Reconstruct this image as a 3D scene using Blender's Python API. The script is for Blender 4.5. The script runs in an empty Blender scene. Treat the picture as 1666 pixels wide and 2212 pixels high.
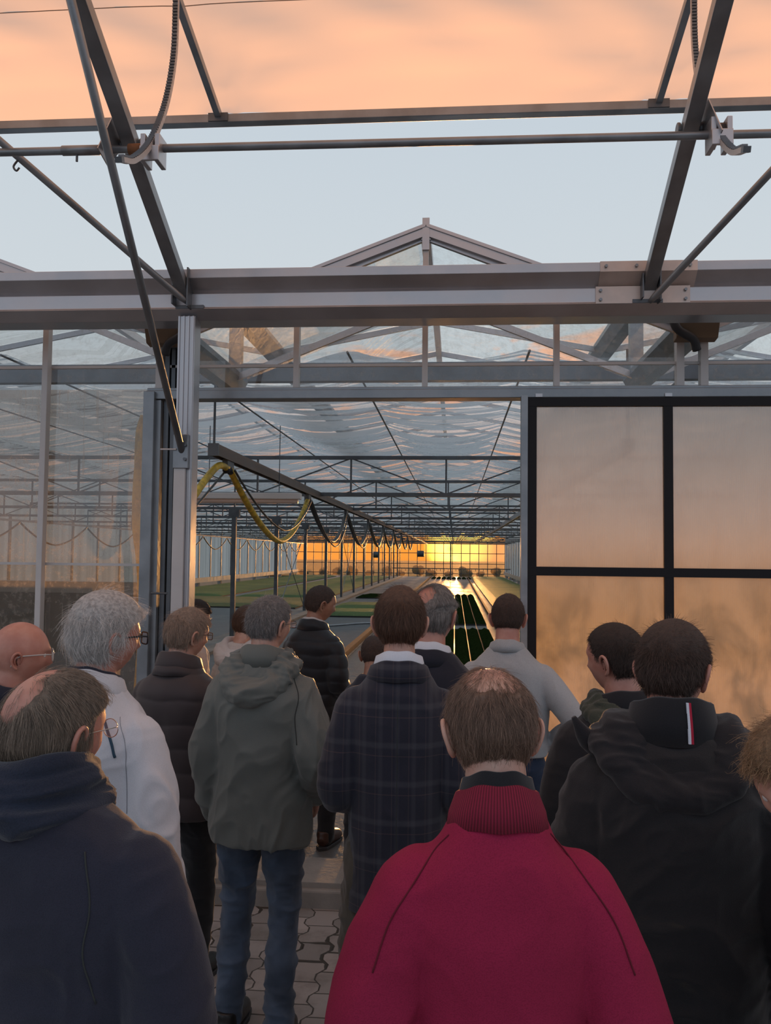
import bpy, math, random
import numpy as np
from mathutils import Vector, Matrix
from mathutils.bvhtree import BVHTree
random.seed(7); RNG = np.random.default_rng(11)
PI = math.pi
SC = bpy.context.scene
COL = SC.collection

# ------------------------------------------------------------------ camera, sky, sun, exposure
YAW, PITCH, ROLL, FPX = .08155, .05031, .01097, 1837.
cam_d = bpy.data.cameras.new('camera'); cam = bpy.data.objects.new('camera', cam_d); COL.objects.link(cam)
cam_d.sensor_fit = 'HORIZONTAL'; cam_d.sensor_width = 36.; cam_d.lens = FPX*36/1666
cam_d.clip_start = .05; cam_d.clip_end = 600
f = Vector((-math.sin(YAW), math.cos(YAW), 0)); r = Vector((math.cos(YAW), math.sin(YAW), 0)); u = Vector((0, 0, 1))
f, u = f*math.cos(PITCH)+u*math.sin(PITCH), u*math.cos(PITCH)-f*math.sin(PITCH)
r, u = r*math.cos(ROLL)+u*math.sin(ROLL), u*math.cos(ROLL)-r*math.sin(ROLL)
m3 = Matrix((r, u, -f)).transposed()
cam.matrix_world = Matrix.Translation((0, 0, 2.0)) @ m3.to_4x4()
SC.camera = cam
SC.view_settings.view_transform = 'Standard'; SC.view_settings.look = 'None'
SC.view_settings.gamma = 1.; SC.view_settings.use_curve_mapping = False
SC.view_settings.exposure = 0.0
SC.cycles.transparent_max_bounces = 24; SC.cycles.max_bounces = 8
SC.cycles.sample_clamp_indirect = 4.

SUN_DIR = Vector((.006, 1., .012)).normalized()          # towards the sun, straight down the house
sun_d = bpy.data.lights.new('sun', 'SUN'); sun_d.energy = 7.2; sun_d.color = (1., .48, .16); sun_d.angle = .03
sun = bpy.data.objects.new('sun', sun_d); COL.objects.link(sun)
sun.rotation_euler = (-SUN_DIR).to_track_quat('-Z', 'Y').to_euler()

def srgb(c, g=None, b=None):
    if g is not None: c = (c, g, b)
    return tuple((x/255/12.92 if x/255 <= .04045 else ((x/255+.055)/1.055)**2.4) for x in c)

class NT:
    """small node-tree writer"""
    def __init__(s, nt): s.nt = nt; nt.nodes.clear()
    def n(s, t, ins=None, **kw):
        o = s.nt.nodes.new(t)
        for k, v in kw.items(): setattr(o, k, v)
        for k, v in (ins or {}).items():
            i = o.inputs[k]
            if hasattr(v, 'links') or isinstance(v, bpy.types.NodeSocket): s.nt.links.new(v, i)
            else:
                if i.type == 'RGBA' and len(v) == 3: v = (*v, 1)
                i.default_value = v
        return o
    def m(s, op, a, b=0., c=None, clamp=False):
        ins = {0: a, 1: b}
        if c is not None: ins[2] = c
        return s.n('ShaderNodeMath', ins, operation=op, use_clamp=clamp).outputs[0]
    def mr(s, v, a, b, c=0., d=1., t='SMOOTHSTEP'):
        return s.n('ShaderNodeMapRange', {0: v, 1: a, 2: b, 3: c, 4: d}, interpolation_type=t).outputs[0]
    def mix(s, fac, a, b, bt='MIX'):
        o = s.n('ShaderNodeMix', {0: fac, 6: a, 7: b}, data_type='RGBA', blend_type=bt)
        return o.outputs[2]
    def noise(s, vec, scale, detail=3., rough=.5, dist=0.):
        return s.n('ShaderNodeTexNoise', {'Vector': vec, 'Scale': scale, 'Detail': detail, 'Roughness': rough, 'Distortion': dist}).outputs[0]
    def mapping(s, vec, sc=(1, 1, 1), loc=(0, 0, 0), rot=(0, 0, 0)):
        return s.n('ShaderNodeMapping', {'Vector': vec, 'Scale': sc, 'Location': loc, 'Rotation': rot}).outputs[0]

# the dusk sky: pale blue-grey overhead, a low band of orange around the setting sun, warm streaks above it added for reflections in the roof glass
W = bpy.data.worlds.new('dusk'); SC.world = W; W.use_nodes = True
t = NT(W.node_tree)
co = t.n('ShaderNodeTexCoord').outputs['Generated']
sep = t.n('ShaderNodeSeparateXYZ', {0: co}); X_, Y_, Z_ = sep.outputs
el = t.m('ARCSINE', Z_)
az = t.m('ARCTAN2', X_, Y_)
dome = t.mix(t.mr(el, .15, .9), srgb(208, 216, 221), srgb(184, 200, 216))
back = t.mr(Y_, .1, -.6)
dome = t.mix(t.m('MULTIPLY', back, .35), dome, srgb(168, 188, 222))
azf = t.mr(t.m('ABSOLUTE', t.m('SUBTRACT', az, .0)), .12, 1.3, 1., 0.)
low = t.mr(el, .0, .26, 1., 0.)
low2 = t.m('MULTIPLY', t.m('POWER', low, 1.4), azf)
c1 = t.mix(low2, dome, (1.05, .36, .085, 1))
core = t.m('MULTIPLY', t.mr(el, .004, .05, 1., 0.), t.mr(t.m('ABSOLUTE', az), .02, .35, 1., .25))
c1 = t.mix(core, c1, (1.0, .34, .028, 1))
dot = t.n('ShaderNodeVectorMath', {0: co, 1: SUN_DIR}, operation='DOT_PRODUCT').outputs['Value']
glow = t.mr(dot, .9990, .99998)
c1 = t.mix(glow, c1, (7., 3.6, .55, 1))
cl = t.noise(t.mapping(co, (5, 5, 16)), 1.6, 4., .55, .6)
clm = t.m('MULTIPLY', t.m('MULTIPLY', t.mr(cl, .50, .62), t.mr(el, .33, .22)), t.mr(t.m('ABSOLUTE', az), .30, .18))
c1 = t.mix(t.m('MULTIPLY', clm, .75), c1, (1.15, .48, .20, 1))
low_g = t.mr(el, -.02, -.002, 1., 0.)
c1 = t.mix(low_g, c1, (.10, .09, .08, 1))
bg = t.n('ShaderNodeBackground', {'Color': c1, 'Strength': 1.0})
t.n('ShaderNodeOutputWorld', {0: bg.outputs[0]})

# ------------------------------------------------------------------ materials
MATS = {}
def principled(name, col, rough=.6, metal=0., bump=0., bscale=40., var=0., vscale=8., sheen=0., stretch=(1, 1, 1), trans=0., spec=.5, ext=None):
    if name in MATS: return MATS[name]
    m = bpy.data.materials.new(name); m.use_nodes = True; t = NT(m.node_tree)
    co = t.n('ShaderNodeTexCoord').outputs['Object']; v = t.mapping(co, stretch)
    ins = {'Base Color': (*col, 1), 'Roughness': rough, 'Metallic': metal, 'Specular IOR Level': spec}
    if sheen: ins['Sheen Weight'] = sheen; ins['Sheen Roughness'] = .5
    if var:
        n = t.noise(v, vscale, 4.)
        ins['Base Color'] = t.mix(t.mr(n, .3, .7), tuple(c*(1-var) for c in col), tuple(min(1, c*(1+var)) for c in col))
        ins['Roughness'] = t.mr(n, .2, .8, max(.04, rough-.1), min(1, rough+.1))
    if ext: ins['Base Color'] = ext(t, co, ins['Base Color'])
    if bump:
        b = t.n('ShaderNodeBump', {'Strength': bump, 'Distance': .01, 'Height': t.noise(v, bscale, 5., .6)})
        ins['Normal'] = b.outputs[0]
    p = t.n('ShaderNodeBsdfPrincipled', ins).outputs[0]
    t.n('ShaderNodeOutputMaterial', {0: p})
    MATS[name] = m; return m

def glassmat(name, tint, gloss, dirt_reflection=0., dirtcol=(.5, .45, .4), streak=False, rough=.02, dscale=2., base=0.):
    m = bpy.data.materials.new(name); m.use_nodes = True; t = NT(m.node_tree)
    co = t.n('ShaderNodeTexCoord').outputs['Object']
    tr = t.n('ShaderNodeBsdfTransparent', {0: tint}).outputs[0]
    gl = t.n('ShaderNodeBsdfGlossy', {0: (1, 1, 1), 'Roughness': rough}).outputs[0]
    fr = t.n('ShaderNodeLayerWeight', {'Blend': .35}).outputs['Fresnel']
    sh = t.n('ShaderNodeMixShader', {0: t.m('MULTIPLY', t.m('ADD', fr, .06), gloss, clamp=True), 1: tr, 2: gl}).outputs[0]
    if dirt_reflection:
        df = t.n('ShaderNodeBsdfDiffuse', {0: dirtcol}).outputs[0]
        tl = t.n('ShaderNodeBsdfTranslucent', {0: dirtcol}).outputs[0]
        dd = t.n('ShaderNodeMixShader', {0: .6, 1: df, 2: tl}).outputs[0]
        sp = t.noise(t.mapping(co, (1, 1, 1)), dscale*14, 4., .7)
        big = t.noise(co, dscale, 3.)
        k = t.m('MULTIPLY', t.mr(sp, .45, .7), t.mr(big, .35, .65, .35, 1.))
        if streak:
            s1 = t.noise(t.mapping(co, (46, 46, .9)), 1., 3., .6, .5)
            s2 = t.noise(t.mapping(co, (1.2, 1.2, 3.)), 1., 2.)
            k = t.m('MAXIMUM', k, t.m('MULTIPLY', t.mr(s1, .56, .66), t.mr(s2, .42, .58)))
        sh = t.n('ShaderNodeMixShader', {0: t.m('ADD', t.m('MULTIPLY', k, dirt_reflection), base, clamp=True), 1: sh, 2: dd}).outputs[0]
    t.n('ShaderNodeOutputMaterial', {0: sh}); MATS[name] = m; return m

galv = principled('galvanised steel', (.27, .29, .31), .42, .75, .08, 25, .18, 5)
galv_l = principled('aluminium', (.47, .47, .49), .36, .85, .05, 60, .10, 3)
alu_w = principled('pale aluminium', (.52, .50, .49), .5, .2, .03, 60, .08, 4)
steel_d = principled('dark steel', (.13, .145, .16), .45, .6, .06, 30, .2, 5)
black_p = principled('black painted steel', (.009, .008, .010), .5, 0, .04, 40, spec=.25)
rubber = principled('black rubber', (.03, .03, .033), .6, 0, .1, 60)
rust = principled('rusty steel', (.25, .11, .05), .7, .3, .3, 30, .3, 9)
concrete = principled('concrete', (.27, .245, .22), .8, 0, .35, 18, .22, 3)
white_p = principled('white painted sheet', (.55, .54, .52), .55, 0, .05, 20, .08, 2)
yellow_h = principled('yellow hose', (.62, .40, .035), .5, 0, .15, 30, .35, 12)
hose_d = principled('dark hose', (.06, .055, .05), .45, 0, .1, 40, .2, 8)
lampw = principled('lamp plastic', (.75, .72, .70), .5)

clear = glassmat('clear glass', (.97, .985, .98), .6, .22, (.50, .47, .42))
roofglass = glassmat('roof glass', (.97, .985, .98), .4, .22, (.66, .66, .64), dscale=.8, base=.01)
sideglass = glassmat('streaked glass', (.70, .66, .60), 1.0, .25, (.60, .51, .43), True, .015, base=.20)
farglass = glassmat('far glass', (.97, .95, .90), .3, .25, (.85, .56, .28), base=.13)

def film_mat():
    m = bpy.data.materials.new('roof film'); m.use_nodes = True; t = NT(m.node_tree)
    co = t.n('ShaderNodeTexCoord').outputs['Object']
    b = t.n('ShaderNodeBump', {'Strength': .12, 'Distance': .02, 'Height': t.noise(t.mapping(co, (1.5, 2.5, 1)), 1.3, 3., .5, .4)}).outputs[0]
    c = (.90, .67, .53, 1)
    a = t.n('ShaderNodeBsdfTranslucent', {0: c, 'Normal': b}).outputs[0]
    d = t.n('ShaderNodeBsdfDiffuse', {0: c, 'Normal': b}).outputs[0]
    g = t.n('ShaderNodeBsdfGlossy', {0: (1, 1, 1, 1), 'Roughness': .32, 'Normal': b}).outputs[0]
    s = t.n('ShaderNodeMixShader', {0: .80, 1: d, 2: a}).outputs[0]
    s = t.n('ShaderNodeMixShader', {0: .05, 1: s, 2: g}).outputs[0]
    t.n('ShaderNodeOutputMaterial', {0: s}); return m
film = film_mat()

def curtain_mat():
    m = bpy.data.materials.new('shade cloth'); m.use_nodes = True; t = NT(m.node_tree)
    co = t.n('ShaderNodeTexCoord').outputs['UV']
    w = t.noise(t.mapping(co, (.17, 8.5, 0)), 1.0, 2.5, .5, .2)
    c = (.95, .95, .94, 1)
    a = t.n('ShaderNodeBsdfTranslucent', {0: c}).outputs[0]
    d = t.n('ShaderNodeBsdfDiffuse', {0: c}).outputs[0]
    tr = t.n('ShaderNodeBsdfTransparent', {0: (.95, .95, .95, 1)}).outputs[0]
    s = t.n('ShaderNodeMixShader', {0: .50, 1: d, 2: a}).outputs[0]
    k = t.mr(w, .49, .555, .02, .80)
    s = t.n('ShaderNodeMixShader', {0: k, 1: s, 2: tr}).outputs[0]
    t.n('ShaderNodeOutputMaterial', {0: s}); return m
curtain_m = curtain_mat()

def polycarb():
    m = bpy.data.materials.new('twin wall sheet'); m.use_nodes = True; t = NT(m.node_tree)
    co = t.n('ShaderNodeTexCoord').outputs['Object']
    w = t.n('ShaderNodeTexWave', {'Vector': co, 'Scale': 30., 'Distortion': 0.}, wave_type='BANDS', bands_direction='X').outputs[1]
    dn = t.noise(t.mapping(co, (3, 3, 2.)), 1.4, 6., .65, .4)
    b = t.n('ShaderNodeBump', {'Strength': .25, 'Distance': .003, 'Height': w}).outputs[0]
    rr = t.n('ShaderNodeBsdfRefraction', {0: (.92, .86, .78, 1), 'Roughness': .42, 'IOR': 1.02, 'Normal': b}).outputs[0]
    tl = t.n('ShaderNodeBsdfTranslucent', {0: (.90, .78, .64, 1), 'Normal': b}).outputs[0]
    gl = t.n('ShaderNodeBsdfGlossy', {0: (.9, .9, .9, 1), 'Roughness': .11}).outputs[0]
    df = t.n('ShaderNodeBsdfDiffuse', {0: (.46, .33, .20, 1)}).outputs[0]
    s = t.n('ShaderNodeMixShader', {0: .52, 1: rr, 2: tl}).outputs[0]
    fr = t.n('ShaderNodeLayerWeight', {'Blend': .3}).outputs['Fresnel']
    s = t.n('ShaderNodeMixShader', {0: t.m('ADD', fr, .15, clamp=True), 1: s, 2: gl}).outputs[0]
    z = t.n('ShaderNodeSeparateXYZ', {0: co}).outputs[2]
    dirt_reflection = t.m('MULTIPLY', t.mr(dn, .38, .66), t.mr(z, 2.1, 1.4, .05, .42))  # brown mottling, stronger low down, painted for the darker reflection there
    s = t.n('ShaderNodeMixShader', {0: dirt_reflection, 1: s, 2: df}).outputs[0]
    t.n('ShaderNodeOutputMaterial', {0: s}); return m
poly = polycarb()

def paving_mat():
    m = bpy.data.materials.new('interlocking paving'); m.use_nodes = True; t = NT(m.node_tree)
    co = t.n('ShaderNodeTexCoord').outputs['Object']
    wob = t.n('ShaderNodeTexNoise', {'Vector': co, 'Scale': 9.}).outputs[1]
    v = t.n('ShaderNodeVectorMath', {0: co, 1: t.n('ShaderNodeVectorMath', {0: wob, 'Scale': .012}, operation='SCALE').outputs[0]}, operation='ADD').outputs[0]
    s = t.n('ShaderNodeSeparateXYZ', {0: v}); x, y = s.outputs[0], s.outputs[1]
    A, B = .155, .20
    tri = t.m('PINGPONG', t.m('ADD', y, .0), B/2)             # 0..B/2
    tri = t.m('SUBTRACT', t.mr(tri, .025, .075, 0., 1., 'LINEAR'), .5)
    xs = t.m('ADD', x, t.m('MULTIPLY', tri, .036))
    q = t.m('DIVIDE', xs, A); col = t.m('FLOOR', q)
    fx = t.m('ABSOLUTE', t.m('SUBTRACT', t.m('FRACT', q), .5))          # .5 at the joint
    par = t.m('MULTIPLY', t.m('MODULO', t.m('ADD', col, 100.), 2.), .5)
    qy = t.m('ADD', t.m('DIVIDE', y, B), t.m('ADD', par, .25))
    fy = t.m('ABSOLUTE', t.m('SUBTRACT', t.m('FRACT', qy), .5))
    jx = t.m('MULTIPLY', t.m('SUBTRACT', .5, fx), A); jy = t.m('MULTIPLY', t.m('SUBTRACT', .5, fy), B)
    j = t.m('MINIMUM', jx, jy)
    idn = t.n('ShaderNodeTexWhiteNoise', {0: t.n('ShaderNodeCombineXYZ', {0: col, 1: t.m('FLOOR', qy)}).outputs[0]}, noise_dimensions='3D').outputs[0]
    base = t.mix(idn, (.24, .215, .20, 1), (.40, .35, .325, 1))
    n = t.noise(co, 5., 5., .6)
    base = t.mix(t.mr(n, .45, .7, 0., .6), base, (.15, .13, .11, 1))
    jw = t.m('ADD', .0035, t.m('MULTIPLY', t.mr(t.noise(co, 2.3, 3.), .5, .7), .012))
    k = t.m('LESS_THAN', j, jw)
    base = t.mix(k, base, (.05, .04, .03, 1))
    b = t.n('ShaderNodeBump', {'Strength': .6, 'Distance': .006, 'Height': t.m('ADD', t.mr(j, 0., .008), t.m('MULTIPLY', t.noise(co, 80., 3.), .2))}).outputs[0]
    p = t.n('ShaderNodeBsdfPrincipled', {'Base Color': base, 'Roughness': .55, 'Normal': b}).outputs[0]
    t.n('ShaderNodeOutputMaterial', {0: p}); return m
paving = paving_mat()

def wetfloor_mat():
    m = bpy.data.materials.new('damp concrete floor'); m.use_nodes = True; t = NT(m.node_tree)
    co = t.n('ShaderNodeTexCoord').outputs['Object']
    n = t.noise(t.mapping(co, (.5, .25, 1)), 1.2, 5., .6); n2 = t.noise(t.mapping(co, (1, .5, 1)), 9., 4., .6)
    base = t.mix(t.mr(n, .35, .65), (.09, .085, .08, 1), (.20, .18, .165, 1))
    r_ = t.m('ADD', t.mr(n, .35, .65, .28, .5), t.m('MULTIPLY', n2, .12))
    b = t.n('ShaderNodeBump', {'Strength': .35, 'Distance': .02, 'Height': n2}).outputs[0]
    p = t.n('ShaderNodeBsdfPrincipled', {'Base Color': base, 'Roughness': r_, 'Normal': b, 'Specular IOR Level': .6}).outputs[0]
    t.n('ShaderNodeOutputMaterial', {0: p}); return m
wetfloor = wetfloor_mat()
cloth_floor = principled('ground cloth', (.11, .115, .12), .45, 0, .5, 9, .3, 1.2)
def green_mat(name, a, b):
    m = bpy.data.materials.new(name); m.use_nodes = True; t = NT(m.node_tree)
    co = t.n('ShaderNodeTexCoord').outputs['Object']
    n = t.noise(t.mapping(co, (.5, .5, 1)), .7, 3.); n2 = t.noise(co, 45., 2.)
    c = t.mix(t.mr(n, .4, .6), a, b)
    c = t.mix(t.mr(n2, .35, .7, 0., .6), c, tuple(x*.35 for x in a))
    bb = t.n('ShaderNodeBump', {'Strength': 1., 'Distance': .03, 'Height': n2}).outputs[0]
    p = t.n('ShaderNodeBsdfPrincipled', {'Base Color': c, 'Roughness': .6, 'Normal': bb, 'Subsurface Weight': .0}).outputs[0]
    t.n('ShaderNodeOutputMaterial', {0: p}); return m
green = green_mat('seedling green', (.09, .18, .02), (.15, .24, .03))
green_y = green_mat('yellowish seedlings', (.17, .18, .03), (.23, .22, .045))
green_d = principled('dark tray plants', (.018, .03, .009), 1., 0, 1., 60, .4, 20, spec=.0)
hedge_m = principled('hedge', (.03, .035, .02), .8, 0, .8, 6, .4, 3)

# ------------------------------------------------------------------ mesh helpers
def tag(o, label=None, cat=None, group=None, kind=None):
    for k, v in (('label', label), ('category', cat), ('group', group), ('kind', kind)):
        if v: o[k] = v
    return o
def link(o, parent=None):
    COL.objects.link(o)
    if parent: o.parent = parent
    return o
def empty(name, loc=(0, 0, 0), rz=0.):
    o = bpy.data.objects.new(name, None); o.location = loc; o.rotation_euler = (0, 0, rz); o.empty_display_size = .1
    return link(o)
def copy_tree(o, parent=None):
    c = o.copy(); COL.objects.link(c)
    if parent: c.parent = parent
    for ch in o.children: copy_tree(ch, c)
    return c

def catmull(pts, n):
    P = [np.array(p, float) for p in pts]; out = []
    Q = [2*P[0]-P[1]]+P+[2*P[-1]-P[-2]]
    for i in range(1, len(Q)-2):
        for k in range(n):
            s = k/n
            out.append(.5*((2*Q[i])+(-Q[i-1]+Q[i+1])*s+(2*Q[i-1]-5*Q[i]+4*Q[i+1]-Q[i+2])*s*s+(-Q[i-1]+3*Q[i]-3*Q[i+1]+Q[i+2])*s**3))
    out.append(P[-1]); return out

class MB:
    def __init__(s): s.v = []; s.f = []
    def add(s, V, F):
        o = len(s.v); s.v += [tuple(map(float, p)) for p in V]; s.f += [tuple(i+o for i in q) for q in F]; return s
    def box(s, x0, x1, y0, y1, z0, z1):
        V = [(x, y, z) for z in (z0, z1) for y in (y0, y1) for x in (x0, x1)]
        return s.add(V, [(0, 2, 3, 1), (4, 5, 7, 6), (0, 1, 5, 4), (2, 6, 7, 3), (0, 4, 6, 2), (1, 3, 7, 5)])
    def bar(s, p, q, w, h, up=(0, 0, 1)):
        p, q = Vector(p), Vector(q); d = (q-p).normalized(); a = d.cross(Vector(up)).normalized(); b = a.cross(d)
        V = [e+a*(w/2*i)+b*(h/2*j) for e in (p, q) for j in (-1, 1) for i in (-1, 1)]
        return s.add(V, [(0, 2, 3, 1), (4, 5, 7, 6), (0, 1, 5, 4), (2, 6, 7, 3), (0, 4, 6, 2), (1, 3, 7, 5)])
    def tube(s, pts, rad, n=12, smooth=0, caps=True):
        if smooth:
            if isinstance(rad, (list, tuple)):
                R_ = [x[0] for x in catmull([(x, 0, 0) for x in rad], smooth)]
            else: R_ = rad
            pts = catmull(pts, smooth); rad = R_
        P = [Vector(p) for p in pts]; V = []; F = []
        if not isinstance(rad, (list, tuple)): rad = [rad]*len(P)
        d0 = (P[1]-P[0]).normalized(); a = d0.orthogonal().normalized()
        for i, p in enumerate(P):
            d = (P[min(i+1, len(P)-1)]-P[max(i-1, 0)]).normalized()
            a = (a-d*a.dot(d)).normalized(); b = d.cross(a)
            for k in range(n):
                an = 2*PI*k/n; V.append(p+(a*math.cos(an)+b*math.sin(an))*rad[i])
        for i in range(len(P)-1):
            for k in range(n):
                k2 = (k+1) % n; F.append((i*n+k, i*n+k2, (i+1)*n+k2, (i+1)*n+k))
        if caps: F.append(tuple(range(n-1, -1, -1))); F.append(tuple((len(P)-1)*n+k for k in range(n)))
        return s.add(V, F)
    def prism_x(s, prof, x0, x1):                        # closed (y, z) outline run along x
        n = len(prof); V = [(x, y, z) for x in (x0, x1) for y, z in prof]
        F = [(k, (k+1) % n, n+(k+1) % n, n+k) for k in range(n)]+[tuple(range(n-1, -1, -1)), tuple(range(n, 2*n))]
        return s.add(V, F)
    def ball(s, c, r, n=12):
        r = r if isinstance(r, (tuple, list)) else (r, r, r); V = [(c[0], c[1], c[2]-r[2])]; F = []
        m = n//2
        for i in range(1, m):
            ph = PI*i/m-PI/2
            for k in range(n):
                V.append((c[0]+r[0]*math.cos(ph)*math.cos(2*PI*k/n), c[1]+r[1]*math.cos(ph)*math.sin(2*PI*k/n), c[2]+r[2]*math.sin(ph)))
        V.append((c[0], c[1], c[2]+r[2])); T = len(V)-1
        for k in range(n):
            k2 = (k+1) % n; F.append((0, 1+k2, 1+k)); F.append((T, T-n+k, T-n+k2))
            for i in range(m-2): F.append((1+i*n+k, 1+i*n+k2, 1+(i+1)*n+k2, 1+(i+1)*n+k))
        return s.add(V, F)
    def mesh(s, name, smooth=False):
        me = bpy.data.meshes.new(name); me.from_pydata(s.v, [], s.f); me.update()
        if smooth: me.polygons.foreach_set('use_smooth', [True]*len(me.polygons))
        return me
    def build(s, name, mat, parent=None, smooth=False, bevel=0., kind=None):
        me = s.mesh(name, smooth); me.materials.append(mat)
        o = bpy.data.objects.new(name, me); link(o, parent)
        if bevel:
            b = o.modifiers.new('bevel', 'BEVEL'); b.width = bevel; b.segments = 2; b.limit_method = 'ANGLE'
        if kind: o['kind'] = kind
        return o

# ================================================================== THE SETTING
E0 = [-14.59+3.2*k for k in range(7)]                     # gutter lines: -14.59 ... 4.61
FY, RY, GZ, RZ, FAR = 5.2, .62, 3.34, 3.98, 78.            # facade plane, gutter and ridge height, far wall
# ground
MB().box(-12, 12, -6, 4.86, -.12, 0).build('floor', paving, kind='structure')
MB().box(-14.6, 4.62, 5.30, FAR, -.1, .06).build('floor', wetfloor, kind='structure')
MB().box(-12, 12, 4.86, 5.30, -.1, .10).build('trim_1', concrete, bevel=.012, kind='structure')
MB().box(-60, 60, FAR+.2, 300, -.3, -.02).build('floor', principled('wet field', (.14, .08, .035), .95, 0, .3, 3, .3, .5, spec=.03), kind='structure')
MB().box(4.8, 60, -20, FAR+.2, -.3, -.13).box(-60, -14.8, -20, FAR+.2, -.3, -.13).build('floor', hedge_m, kind='structure')

# glass roofs: one per bay, bars + panes
YS, HI = 6.75, .60                                          # behind this line the hall is a little taller
def roof_bay(x0, FY=FY, FAR=YS, GZ=GZ, RZ=RZ):
    xm, x1 = x0+1.6, x0+3.2
    fr = MB(); y = FY
    while y < FAR+.1:
        fr.bar((x0+.06, y, GZ+.03), (xm, y, RZ), .03, .05); fr.bar((x1-.06, y, GZ+.03), (xm, y, RZ), .03, .05); y += 1.3
    fr.box(xm-.03, xm+.03, FY-.03, FAR, RZ-.03, RZ+.05)
    a = fr.build('ceiling', galv_l, kind='structure')
    g = MB()
    g.add([(x0+.06, FY, GZ+.06), (xm, FY, RZ+.03), (xm, FAR, RZ+.03), (x0+.06, FAR, GZ+.06)], [(0, 1, 2, 3)])
    g.add([(x1-.06, FY, GZ+.06), (xm, FY, RZ+.03), (xm, FAR, RZ+.03), (x1-.06, FAR, GZ+.06)], [(0, 1, 2, 3)])
    g.build('glass', roofglass, a)
for x in E0[:-1]: roof_bay(x); roof_bay(x, YS+.1, FAR, GZ+HI, RZ+.28)
for i, x in enumerate(E0):
    m = MB(); pr = [(-.10, .08), (-.10, .04), (-.05, -.05), (.05, -.05), (.10, .04), (.10, .08), (.085, .08), (.085, .045), (.045, -.03), (-.045, -.03), (-.085, .045), (-.085, .08)]
    n = len(pr); V = [(x+a, y, GZ+b) for y in (FY-.06, YS) for a, b in pr]
    m.add(V, [(k, (k+1) % n, n+(k+1) % n, n+k) for k in range(n)]+[tuple(range(n)), tuple(range(2*n-1, n-1, -1))])
    V = [(x+a, y, GZ+HI+b) for y in (YS+.02, FAR) for a, b in pr]
    m.add(V, [(k, (k+1) % n, n+(k+1) % n, n+k) for k in range(n)]+[tuple(range(n)), tuple(range(2*n-1, n-1, -1))])
    m.box(x-.05, x+.05, YS-.04, YS+.04, GZ-.05, GZ+HI)
    o = m.build('roof_gutter', galv, bevel=0)
    lab = {4: 'grey roof gutter running away above the doorway post', 5: 'grey roof gutter running away above the sliding door'}.get(i, 'grey roof gutter between the glass bays')
    tag(o, lab, 'gutter', 'roof gutters between the glass bays')

# front facade: gable bars, mullions, header, glass
fb = MB()
for x0 in E0[:-1]:
    xm, x1 = x0+1.6, x0+3.2
    for a, b in (((x0, FY, GZ+.06), (xm, FY, RZ+.02)), ((x1, FY, GZ+.06), (xm, FY, RZ+.02))):
        fb.bar(a, b, .09, .055); fb.bar(Vector(a)-Vector((0, .03, -.035)), Vector(b)-Vector((0, .03, -.035)), .05, .02)
    fb.box(xm-.022, xm+.022, FY-.05, FY-.03, RZ-.1, RZ+.10)
wf = fb.build('wall_front', galv_l, kind='structure')
mu = MB()
for x0 in E0[:-1]:
    for k, h in ((.8, RZ-.33), (1.6, RZ-.03), (2.4, RZ-.33)):
        mu.box(x0+k-.017, x0+k+.017, FY-.035, FY+.02, 3.0, h) if abs(x0+k+2.59) > .05 else None
    for s in (.07, 3.13): mu.box(x0+s-.022, x0+s+.022, FY-.04, FY+.02, 3.0, GZ)
mu.build('mullions', alu_w, wf)
hb = MB(); hb.box(-14.6, 6.2, FY-.01, FY+.012, 3.165, 3.182)
hb.build('glazing_strip', alu_w, wf)
hb = MB(); hb.box(-1.93, 6.2, FY-.07, FY+.05, 2.955, 3.01); hb.box(-1.93, 6.2, FY-.05, FY+.05, 3.01, 3.03)
hb.build('header_rail', galv, wf, bevel=.004)
g = MB()
for x0 in E0[:-1]:
    xm, x1 = x0+1.6, x0+3.2
    zb = 3.03
    g.add([(x0+.05, FY, zb), (x1-.05, FY, zb), (x1-.05, FY, GZ+.06), (xm, FY, RZ), (x0+.05, FY, GZ+.06)], [(0, 1, 2, 3, 4)])
g.build('gable_glass', clear, wf)
# lower left glazing with its sill
w1 = MB().box(-14.6, -1.92, FY-.012, FY+.01, 1.912, 1.928).build('window_1', alu_w, kind='structure')
g = MB(); g.add([(-14.6, FY, .1), (-1.9, FY, .1), (-1.9, FY, 3.03), (-14.6, FY, 3.03)], [(0, 1, 2, 3)]); g.build('glass', sideglass, w1)
g = MB().box(-2.61, -2.572, FY-.07, FY-.013, .1, 3.62); g.build('glazing_bar', alu_w, w1, bevel=.004)
MB().box(-12, 12, 4.9, 5.3, .10, .13).build('sill_strip', concrete, w1)

# far wall
fw = MB()
x = -14.6
while x < 4.7: fw.box(x-.03, x+.03, FAR-.03, FAR+.05, .06, 3.3); x += .8
for z in (.35, 1.25, 2.2, 3.25): fw.box(-14.6, 4.62, FAR-.03, FAR+.03, z-.03, z+.03)
fo = fw.build('wall_back', steel_d, kind='structure')
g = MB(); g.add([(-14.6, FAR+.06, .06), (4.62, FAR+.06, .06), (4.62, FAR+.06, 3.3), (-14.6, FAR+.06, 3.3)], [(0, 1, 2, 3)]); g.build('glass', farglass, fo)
for x0 in E0[:-1]:
    MB().add([(x0, FAR+.05, 3.3), (x0+3.2, FAR+.05, 3.3), (x0+3.2, FAR+.05, GZ+HI), (x0+1.6, FAR+.05, RZ+.28), (x0, FAR+.05, GZ+HI)], [(0, 1, 2, 3, 4)]).build('gable_glass', roofglass, fo)
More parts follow.
